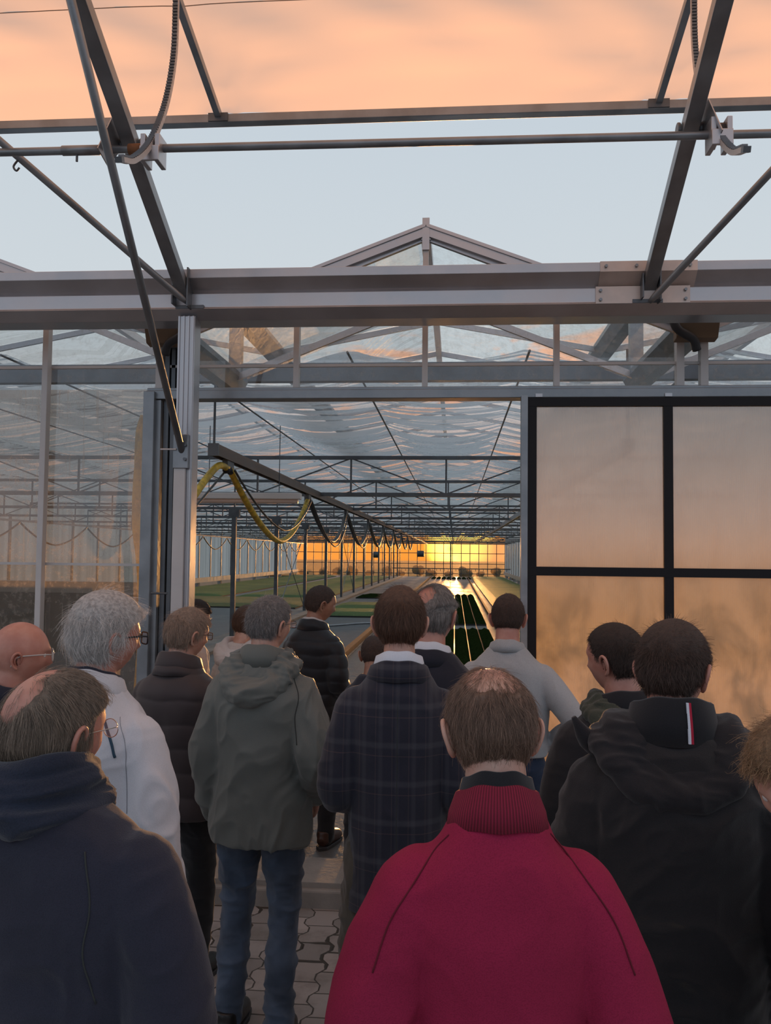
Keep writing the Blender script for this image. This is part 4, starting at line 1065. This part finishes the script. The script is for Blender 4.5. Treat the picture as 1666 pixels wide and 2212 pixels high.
def spectacles(root, M, hs, mat, shape='rect', rw=.024, rh=.017, thick=.0018, lens=glass_lens):
    g = MB(); yl = .112; zc = -.006
    for sd in (-1, 1):
        C = []
        for i in range(25):
            a = 2*PI*i/24; e = .45 if shape == 'rect' else 1.
            C.append(M @ (Vector((sd*.033+rw*math.copysign(abs(math.cos(a))**e, math.cos(a)), yl-.10*abs(sd*.033+rw*math.cos(a))**1.1, zc+rh*math.copysign(abs(math.sin(a))**e, math.sin(a))))*hs))
        g.tube(C, thick, 8, caps=False)
        tp = [(sd*(.033+rw), yl-.008, zc+.006), (sd*.074, .085, zc+.008), (sd*.080, .03, zc+.005), (sd*.081, -.004, zc+.0), (sd*.080, -.02, zc-.016), (sd*.079, -.026, zc-.034)]
        g.tube([M @ (Vector(p)*hs) for p in tp], thick*1.1, 8, 4)
    g.tube([M @ (Vector(p)*hs) for p in ((-.010, yl+.001, zc+.004), (0, yl+.003, zc+.008), (.010, yl+.001, zc+.004))], thick, 8)
    o = g.build('glasses', mat, root, True)
    for sd in (-1, 1):
        V = [M @ (Vector((sd*.033+rw*.95*math.copysign(abs(math.cos(2*PI*i/24))**.6, math.cos(2*PI*i/24)), yl-.0035, zc+rh*.95*math.copysign(abs(math.sin(2*PI*i/24))**.6, math.sin(2*PI*i/24))))*hs) for i in range(24)]
        V2 = [v+Vector((0, .0015, 0)) for v in V]
        MB().add(V+V2, [tuple(range(23, -1, -1)), tuple(range(24, 48))]+[(i, (i+1) % 24, 24+(i+1) % 24, 24+i) for i in range(24)]).build('lens', lens, o)
    return o

# ---- fabrics
def cloth(name, col, rough=.85, weave=700, wb=.15, var=.12, vs=4., sheen=.2, ext=None):
    m = bpy.data.materials.new(name); m.use_nodes = True; t = NT(m.node_tree)
    co = t.n('ShaderNodeTexCoord').outputs['Object']
    n = t.noise(co, vs, 4.); n2 = t.noise(co, weave, 2., .6)
    c = t.mix(t.mr(n, .35, .65), tuple(x*(1-var) for x in col)+(1,), tuple(min(1, x*(1+var)) for x in col)+(1,))
    c = t.mix(t.mr(n2, .4, .7, 0., .35), c, tuple(x*.45 for x in col)+(1,))
    if ext: c = ext(t, co, c)
    b = t.n('ShaderNodeBump', {'Strength': wb, 'Distance': .004, 'Height': t.m('ADD', n2, t.m('MULTIPLY', t.noise(co, 22., 3.), .8))}).outputs[0]
    p = t.n('ShaderNodeBsdfPrincipled', {'Base Color': c, 'Roughness': rough, 'Normal': b, 'Sheen Weight': sheen, 'Specular IOR Level': .25}).outputs[0]
    t.n('ShaderNodeOutputMaterial', {0: p}); return m
def lines(t, v, period, wid, phase=0.):
    fr_ = t.m('ABSOLUTE', t.m('SUBTRACT', t.m('FRACT', t.m('ADD', t.m('DIVIDE', v, period), phase)), .5))
    return t.mr(fr_, .5-wid/period, .5-wid/period*.3)
def plaid(t, co, c):
    s = t.n('ShaderNodeSeparateXYZ', {0: co}); x, z = s.outputs[0], s.outputs[2]
    c = t.mix(t.m('MULTIPLY', lines(t, x, .055, .010), .15), c, (.12, .115, .125, 1))
    c = t.mix(t.m('MULTIPLY', lines(t, x, .055, .002, .30), .2), c, (.15, .10, .09, 1))
    c = t.mix(t.m('MULTIPLY', lines(t, z, .125, .014), .20), c, (.12, .115, .125, 1))
    c = t.mix(t.m('MULTIPLY', lines(t, z, .125, .002, .28), .25), c, (.17, .10, .09, 1))
    return c
def marl(t, co, c):
    n = t.noise(t.mapping(co, (90, 90, 420)), 1., 3., .6)
    return t.mix(t.mr(n, .48, .60), c, (.14, .13, .105, 1))
def patch(t, co, c):
    s = t.n('ShaderNodeSeparateXYZ', {0: co}); z = s.outputs[2]
    n = t.noise(t.mapping(co, (6, 6, 8)), 1., 4., .55, .5)
    k = t.m('MULTIPLY', t.mr(n, .55, .70), t.m('MULTIPLY', t.mr(z, .95, 1.05), t.mr(z, 1.30, 1.18)))
    return t.mix(t.m('MULTIPLY', k, .8), c, (.10, .075, .04, 1))
def ribs(t, co, c): return c
def knit(name, col, per=260):
    m = bpy.data.materials.new(name); m.use_nodes = True; t = NT(m.node_tree)
    co = t.n('ShaderNodeTexCoord').outputs['Object']; s = t.n('ShaderNodeSeparateXYZ', {0: co})
    an = t.m('ARCTAN2', s.outputs[1], s.outputs[0]); w = t.m('SINE', t.m('MULTIPLY', an, per))
    c = t.mix(t.mr(w, -.6, .6), tuple(x*.5 for x in col)+(1,), (*col, 1))
    b = t.n('ShaderNodeBump', {'Strength': .8, 'Distance': .002, 'Height': w}).outputs[0]
    p = t.n('ShaderNodeBsdfPrincipled', {'Base Color': c, 'Roughness': .9, 'Normal': b}).outputs[0]
    t.n('ShaderNodeOutputMaterial', {0: p}); return m
navy = cloth('navy wool', (.027, .027, .042), .95, 500, .35)
navy_scarf = cloth('navy fleece scarf', (.022, .027, .045), .95, 300, .4)
white_j = cloth('pale soft shell', (.62, .60, .62), .7, 900, .05, .05)
teal = principled('dark teal piping', (.02, .055, .09), .7)
pufb = cloth('brown black quilted nylon', (.050, .040, .042), .55, 900, .06)
rain = cloth('grey green rain fabric', (.135, .146, .134), .55, 900, .06, .08)
rain_d = principled('dark hood lining', (.045, .032, .030), .7)
denim = cloth('blue denim', (.062, .086, .128), .85, 900, .25, .35, 6.)
denim_seam = principled('denim stitching', (.03, .045, .08), .9)
denim_d = cloth('dark denim', (.02, .035, .07), .85, 900, .2)
black_puf = cloth('black quilted nylon', (.016, .016, .019), .45, 900, .05)
plaid_m = cloth('navy checked wool', (.024, .024, .036), .95, 700, .2, .08, 4., .2, plaid)
shirtw = cloth('white shirt cotton', (.72, .74, .80), .8, 900, .03, .03)
suit = cloth('dark navy suiting', (.022, .023, .034), .9, 900, .1)
olive_t = cloth('olive brown trousers', (.085, .070, .052), .9, 700, .15)
black_t = cloth('black trousers', (.012, .012, .014), .9, 700, .1)
grey_k = cloth('light grey knit', (.40, .41, .42), .95, 420, .25, .06)
burg = cloth('burgundy knit', (.30, .016, .055), .95, 420, .30, .08, 4., .0)
burg_rib = knit('burgundy rib', (.34, .014, .050), 110)
burg_seam = principled('burgundy stitching', (.12, .004, .016), .95)
blackc = cloth('black cotton', (.018, .018, .021), .95, 600, .2)
blk_j = cloth('black soft shell', (.020, .018, .020), .85, 500, .3)
blk_marl = cloth('marled grey sleeve cloth', (.045, .046, .045), .95, 400, .3, .1, 4., .2, marl)
olive_h = cloth('olive fleece', (.060, .062, .045), .95, 350, .4)
patchy = cloth('black jacket with brown patches', (.022, .020, .021), .9, 500, .3, .1, 4., .2, patch)
cream = cloth('cream cotton', (.55, .48, .45), .9, 500, .1)
seam_w = principled('pale seam', (.26, .26, .28), .9)
seam_d = principled('dark seam', (.035, .038, .036), .9)
frame_blk = principled('black spectacle frame', (.01, .01, .012), .3)
frame_brn = principled('brown spectacle frame', (.10, .05, .025), .3)
frame_clr = principled('clear spectacle frame', (.45, .42, .40), .25)
frame_met = principled('wire spectacle frame', (.5, .48, .45), .3, .9)
H_ash = hair_mat('grey brown hair', (.27, .205, .155)); H_white = hair_mat('silver hair', (.72, .67, .63), .2); H_blond = hair_mat('sandy grey hair', (.42, .31, .24), .25)
H_grey = hair_mat('salt and pepper hair', (.30, .28, .27), .6); H_brn = hair_mat('brown hair', (.16, .085, .055)); H_dk = hair_mat('dark brown hair', (.06, .037, .029))
H_sg = hair_mat('thin grey hair', (.33, .30, .28), .35); H_lb = hair_mat('light brown hair', (.25, .155, .11)); H_curl = hair_mat('blond curly hair', (.36, .22, .12))
H_stub = hair_mat('cropped brown hair', (.10, .062, .048))

LEG = lambda m, **k: dict(mat=m, **k)
G0, GI = 0., .06
# red jumper man, nearest
p13, M, S = person('man with head bowed and a bald crown, in a burgundy knit jumper with ribbed collar', .067, 1.66, 1.785, G0, face=-4, hyaw=-8, hpitch=14, w=.89, dp=1.1, belly=.3,
    skin='fair', hs=1.0, arms=('wide', 'wide'), vox=.006, neck=1.06,
    hair=dict(kind='balding', mat=H_lb, capmat=H_lb, n=22000, len=.034, lift=.006, th=.004, crown=(0, -.25, 1), mess=.30, clump=9., spots=(((.04, -.25, 1.), .82, .18),), thin=.08, rad=.00032),
    jacket=dict(name='jumper', mat=burg, hem=.88, fold=.007, fr=(5, 5, 4), low=.03, sm=10, pad=.006, sleeve=1.18, sh=1.0,
        collar=(('collar_rib', burg_rib, 1.485, 1.548, .088, .071, .006), ('undershirt_collar', blackc, 1.51, 1.572, .071, .062, .003)),
        seams=((burg_seam, [(.09, -.2, 1.49), (.14, -.2, 1.43), (.19, -.15, 1.36), (.22, -.1, 1.28)]), (burg_seam, [(-.09, -.2, 1.49), (-.14, -.2, 1.43), (-.19, -.15, 1.36), (-.22, -.1, 1.28)]))),
    legs=LEG(black_t))
# navy blazer man, near left
p2, M, S = person('balding man in navy wool coat and thick navy scarf, cut by the left edge', -.775, 1.62, 1.77, G0, face=10, hyaw=16, hpitch=4, nk=.05, w=1.45, dp=1.1, belly=.3, skin='pink', hs=1.03,
    arms=('down', 'down'), vox=.006,
    hair=dict(kind='balding', mat=H_ash, n=22000, len=.046, lift=.008, th=.005, crown=(-.15, -.45, .8), mess=.22, clump=6., spots=(((-.10, -.74, .62), .55, .13), ((-.22, -.2, 1.), .50, .14)), thin=.015, rad=.00034),
    jacket=dict(name='coat', mat=navy, hem=.72, fold=.006, low=.012, pad=.014, sm=6, sleeve=1.12,
        seams=((seam_d, [(.16, -.2, 1.44), (.185, -.15, 1.36), (.18, -.15, 1.28), (.20, -.1, 1.2)]),)), legs=LEG(black_t))
spectacles(p2, M, 1.03, frame_met, 'round', .023, .018, .0009)
sc_ = MB(); zz = 1.515*S
for k, (dz, rr, tr) in enumerate(((-.03, .105, .036), (.012, .092, .032), (.038, .084, .022))):
    C = [(rr*math.cos(2*PI*i/28), -.012+rr*.95*math.sin(2*PI*i/28), zz+dz+.012*math.sin(2*PI*i/28*2+k)-.012*math.sin(2*PI*i/28)) for i in range(29)]
    sc_.tube(C, tr, 14, 2)
sm_ = solid(sc_, .0055, 2, folds(.010, (8, 8, 34), 3., .006, 1.0)); sm_.materials.append(navy_scarf); link(bpy.data.objects.new('scarf', sm_), p2)
# bald man far left
p1, M, S = person('bald man with clear framed glasses and black jumper, at the left edge', -1.60, 3.05, 1.737, G0, face=40, hyaw=22, hpitch=2, w=1.1, skin='pink', hs=1.04, arms=('down', 'front'),
    jacket=dict(name='jumper', mat=blackc, hem=.85, collar=(('collar', navy, 1.50, 1.545, .09, .08, .005),)), legs=LEG(black_t), ear=.9)
spectacles(p1, M, 1.04, frame_clr, 'rect', .024, .018, .0022)
# white jacket man
p3, M, S = person('tall man with thick silver hair and a pale grey jacket with dark teal trim', -1.05, 2.52, 1.858, G0, face=14, hyaw=30, hpitch=3, w=1.06, dp=1.05, skin='pink', hs=1.0, arms=('down', 'down'), vox=.006,
    hair=dict(kind='full', mat=H_white, n=22000, len=.050, lift=.014, th=.016, vol=1.5, crown=(-.15, -.5, .85), mess=.55, clump=9., rad=.00038, backvol=.006),
    jacket=dict(mat=white_j, hem=.78, fold=.010, fr=(6, 6, 5), low=.016, pad=.012, sm=5, sleeve=1.08,
        collar=(('collar', white_j, 1.475, 1.545, .100, .084, .006), ('undershirt_collar', navy, 1.52, 1.553, .080, .078, .004)),
        seams=((teal, [(.06, -.2, 1.49), (.10, -.2, 1.45), (.13, -.2, 1.40), (.145, -.2, 1.35)], .004), (seam_w, [(.13, -.2, 1.45), (.165, -.12, 1.38), (.168, -.14, 1.30), (.172, -.12, 1.2)], .0009),
               (teal, [(.255, -.04, 1.10), (.262, -.03, 1.02), (.262, 0, .94)], .004))),
    legs=LEG(black_t))
spectacles(p3, M, 1.0, frame_blk, 'rect', .025, .018, .0024)
# puffer man behind
p4, M, S = person('man with short sandy grey hair and brown glasses in a dark brown quilted jacket', -1.272, 4.02, 1.725, G0, face=14, hyaw=28, hpitch=6, w=1.08, skin='fair', hs=1.02,
    hair=dict(kind='full', mat=H_blond, n=10000, len=.034, lift=.012, th=.010, vol=1.3, mess=.4, clump=8., rad=.0005),
    jacket=dict(mat=pufb, hem=.80, pad=.022, disp=quilt(.11, .010, 2), sm=4, collar=(('collar', pufb, 1.47, 1.56, .108, .094, .011), ('collar', pufb, 1.46, 1.50, .118, .108, .010))), legs=LEG(black_t))
spectacles(p4, M, .98, frame_brn, 'rect', .024, .017, .0020)
# rain jacket man
p7, M, S = person('man with cropped grey hair and glasses in a grey-green rain jacket and blue jeans', -.79, 3.62, 1.812, G0, face=6, hyaw=28, hpitch=2, w=1.05, dp=1.05, skin='fair', hs=1.0, arms=('down', 'pocket'), vox=.006,
    hair=dict(kind='full', mat=H_grey, n=14000, len=.016, lift=.009, th=.006, mess=.35, rad=.00042),
    jacket=dict(mat=rain, hem=.775, fold=.014, fr=(7, 7, 6), low=.014, pad=.026, sm=3, sleeve=1.06, flare=.002,
        collar=(('collar', rain, 1.475, 1.555, .105, .092, .006), ('collar', rain_d, 1.50, 1.552, .094, .086, .004)),
        hood=dict(mat=rain, w=1.0, r=.86, sag=.035, fold=.014), seams=((seam_d, [(.15, -.2, 1.45), (.18, -.2, 1.38), (.17, -.2, 1.30), (.185, -.2, 1.2)], .002),)),
    legs=LEG(denim, fold=.011, pocket=True, seam=denim_seam), feet=((-.115, -.02), (.12, -.10)), shoes=(.014, .013, .013))
spectacles(p7, M, 1.0, frame_blk, 'rect', .022, .015, .0011)
MB().bar(M @ Vector((.035, .095, -.15)), M @ Vector((.05, .075, -.19)), .05, .006).build('white_collar', shirtw, p7)
# women inside, left
p5, M, S = person('dark haired woman in a white top, just inside the doorway beside the column', -1.82, 5.95, 1.655, GI, face=35, hyaw=25, hpitch=14, w=.86, dp=.92, skin='fair', hs=.94, vox=.008,
    hair=dict(kind='full', mat=H_dk, n=6000, len=.05, lift=.008, th=.014, mess=.2, rad=.0007), jacket=dict(name='top', mat=cream, hem=.85, pad=.01), legs=LEG(black_t), arms=('front', 'front'))
p5h = MB().tube([M @ Vector((0, -.085, .00)), M @ Vector((0, -.125, -.03)), M @ Vector((0, -.13, -.09)), M @ Vector((0, -.115, -.14))], [.025, .034, .030, .012], 14, 4).build('ponytail', H_dk, p5, True)
spectacles(p5, M, .94, frame_blk, 'round', .022, .018, .0012)
p6, M, S = person('person in a cream hooded top, half hidden by the rain jacket man', -1.37, 5.62, 1.64, GI, face=20, hyaw=20, hpitch=8, w=.92, skin='fair', hs=.95, vox=.008,
    hair=dict(kind='full', mat=H_brn, n=6000, len=.06, lift=.008, th=.014, mess=.25, rad=.0007), jacket=dict(name='hooded_top', mat=cream, hem=.85, pad=.016, hood=dict(mat=cream, r=.9, sag=.02, fold=.006)), legs=LEG(denim_d))
# black puffer, inside
p8, M, S = person('man in a black quilted jacket with cropped hair standing inside the doorway, looking right', -.90, 5.75, 1.785, GI, face=18, hyaw=42, hpitch=10, w=.98, skin='tan', hs=1.06, vox=.008,
    hair=dict(kind='full', mat=H_stub, n=7000, len=.008, lift=.004, th=.003, mess=.3, rad=.0006),
    jacket=dict(mat=black_puf, hem=.82, pad=.020, disp=quilt(.085, .010, 5), sm=3, collar=(('collar', black_puf, 1.47, 1.535, .104, .092, .010), ('scarf', cream, 1.51, 1.548, .082, .076, .006))), legs=LEG(black_t), arms=('down', 'front'), shoes=(.05, .02, .012))
# small head behind plaid jacket
p9, M, S = person('short haired person mostly hidden left of the checked blazer', -.50, 5.35, 1.49, GI, face=0, hyaw=0, hpitch=12, w=.92, skin='tan', hs=.98, vox=.008,
    hair=dict(kind='full', mat=H_stub, n=5000, len=.010, lift=.004, th=.004, rad=.0006, mess=.3), jacket=dict(mat=suit, hem=.80), legs=LEG(black_t))
# plaid blazer
p10, M, S = person('tall brown haired man in a dark navy checked blazer over a white shirt', -.188, 2.98, 1.885, G0, face=-2, hyaw=3, hpitch=0, w=.90, dp=1.08, belly=.2, skin='fair', hs=1.03, arms=('front', 'front'), vox=.006,
    hair=dict(kind='full', mat=H_brn, n=18000, len=.030, lift=.007, th=.007, vol=1.3, crown=(.12, -.55, .83), mess=.16, clump=5., rad=.00042),
    jacket=dict(name='blazer', mat=plaid_m, hem=.76, fold=.006, fr=(7, 7, 9), low=.012, pad=.010, sm=5, sleeve=1.06,
        collar=(('collar', plaid_m, 1.46, 1.515, .108, .094, .007), ('shirt_collar', shirtw, 1.49, 1.545, .086, .078, .004)),
        seams=((seam_d, [(0, -.25, 1.45), (0, -.25, 1.2), (0, -.25, .95)], .001),)),
    legs=LEG(olive_t, fold=.008, fat=1.06), feet=((-.14, .0), (.12, .03)))
# dark suit
p11, M, S = person('grey haired man with a pink bald crown in a dark navy suit', -.085, 3.64, 1.873, G0, face=10, hyaw=10, hpitch=3, w=1.10, dp=1.05, skin='pink', hs=1.1, arms=('front', 'down'), vox=.007,
    hair=dict(kind='balding', mat=H_sg, n=11000, len=.040, lift=.007, th=.005, crown=(-.35, .1, .9), mess=.18, clump=6., spots=(((-.16, -.66, .72), .50, .12),), thin=.02, rad=.00048),
    jacket=dict(name='suit_jacket', mat=suit, hem=.78, fold=.003, low=.010, pad=.012, sm=5, collar=(('collar', suit, 1.455, 1.51, .108, .095, .007), ('shirt_collar', shirtw, 1.48, 1.54, .088, .080, .004))), legs=LEG(black_t))
# grey jumper
p12, M, S = person('man with cropped dark hair in a light grey jumper, arm bent at his side', .273, 4.36, 1.806, G0, face=10, hyaw=0, hpitch=3, w=1.12, dp=1.05, skin='pink', hs=1.0, arms=('front', 'hip'), vox=.007,
    hair=dict(kind='full', mat=H_stub, n=9000, len=.009, lift=.005, th=.005, mess=.3, rad=.0005),
    jacket=dict(name='jumper', mat=grey_k, hem=1.0, fold=.003, fr=(7, 7, 6), low=.014, pad=.004, sm=6, collar=(('collar_rib', grey_k, 1.48, 1.53, .092, .080, .005),)), legs=LEG(denim_d))
# black soft shell, olive hood
p14, M, S = person('dark haired man looking left in a black jacket with an olive hood', .56, 3.05, 1.762, G0, face=-12, hyaw=-36, hpitch=3, w=1.10, dp=1.08, skin='pink', hs=1.02, arms=('down', 'down'), vox=.007,
    hair=dict(kind='full', mat=H_dk, n=13000, len=.014, lift=.007, th=.007, vol=1.4, mess=.3, rad=.0004),
    jacket=dict(mat=blk_j, hem=.80, fold=.005, pad=.022, sm=4, sleeve=1.12, collar=(('collar', blackc, 1.46, 1.54, .115, .102, .009),), hood=dict(mat=olive_h, w=.92, r=.74, sag=-.005, fold=.010)), legs=LEG(black_t))
# tall man right
p15, M, S = person('man in a black hooded jacket, its collar striped white and red', .560, 2.24, 1.832, G0, face=4, hyaw=30, hpitch=1, w=1.10, dp=1.1, belly=.4, skin='pink', hs=1.0, arms=('down', 'down'), vox=.006,
    hair=dict(kind='full', mat=H_stub, n=18000, len=.015, lift=.009, th=.008, vol=1.6, mess=.35, clump=7., rad=.00038),
    jacket=dict(mat=patchy, hem=.78, fold=.010, low=.016, pad=.030, sm=4, sleeve=1.08,
        collar=(('collar', blackc, 1.475, 1.575, .108, .094, .008),), hood=dict(mat=blk_j, w=1.38, r=.62, sag=.04, fold=.006, fill=True)), legs=LEG(black_t))
st = MB(); st2 = MB()
for a0, bb, mat_, nm in ((-1.40, -1.345, shirtw, 'white_stripe'), (-1.345, -1.29, principled('red stripe', (.45, .01, .04), .8), 'red_stripe')):
    V = []; F = []
    for j_ in range(7):
        s_ = j_/6; z = (1.480+.092*s_)*S; r_ = (.118+.003*math.sin(PI*s_))*(1-s_)+.104*s_+.0012
        for a in (a0, (a0+bb)/2, bb): V.append((r_*math.cos(a), -.014+r_*.94*math.sin(a)-.001, z-.026*math.sin(a)))
    for j_ in range(6):
        for i in range(2): k = j_*3+i; F.append((k, k+1, k+4, k+3))
    V2 = [(v[0]*.97, v[1]*.97, v[2]) for v in V]; n_ = len(V)
    MB().add(V+V2, F+[tuple(n_+i for i in reversed(q_)) for q_ in F]).build(nm, mat_, p15, True)
for sd in (-1, 1):
    m = MB().tube([(sd*.15*S, .0, 1.46*S), (sd*.20*S, -.04, 1.49*S), (sd*.235*S, -.06, 1.545*S)], [.035, .026, .006], 10, 3)
    m.build('hood_edge', blk_j, p15, True)
# curly person at the right edge
p16, M, S = person('person with curly blond hair looking down at the right edge, in black', .668, 1.76, 1.675, G0, face=-100, hyaw=-30, hpitch=28, hroll=0, w=.92, fwd=.09, skin='fair', hs=.96, vox=.007,
    hair=dict(kind='full', mat=H_curl, n=9000, len=.032, lift=.016, th=.016, mess=.6, curl=.005, clump=9., rad=.0005), jacket=dict(mat=blackc, hem=.8, pad=.012), legs=LEG(black_t), arms=('down', 'down'))
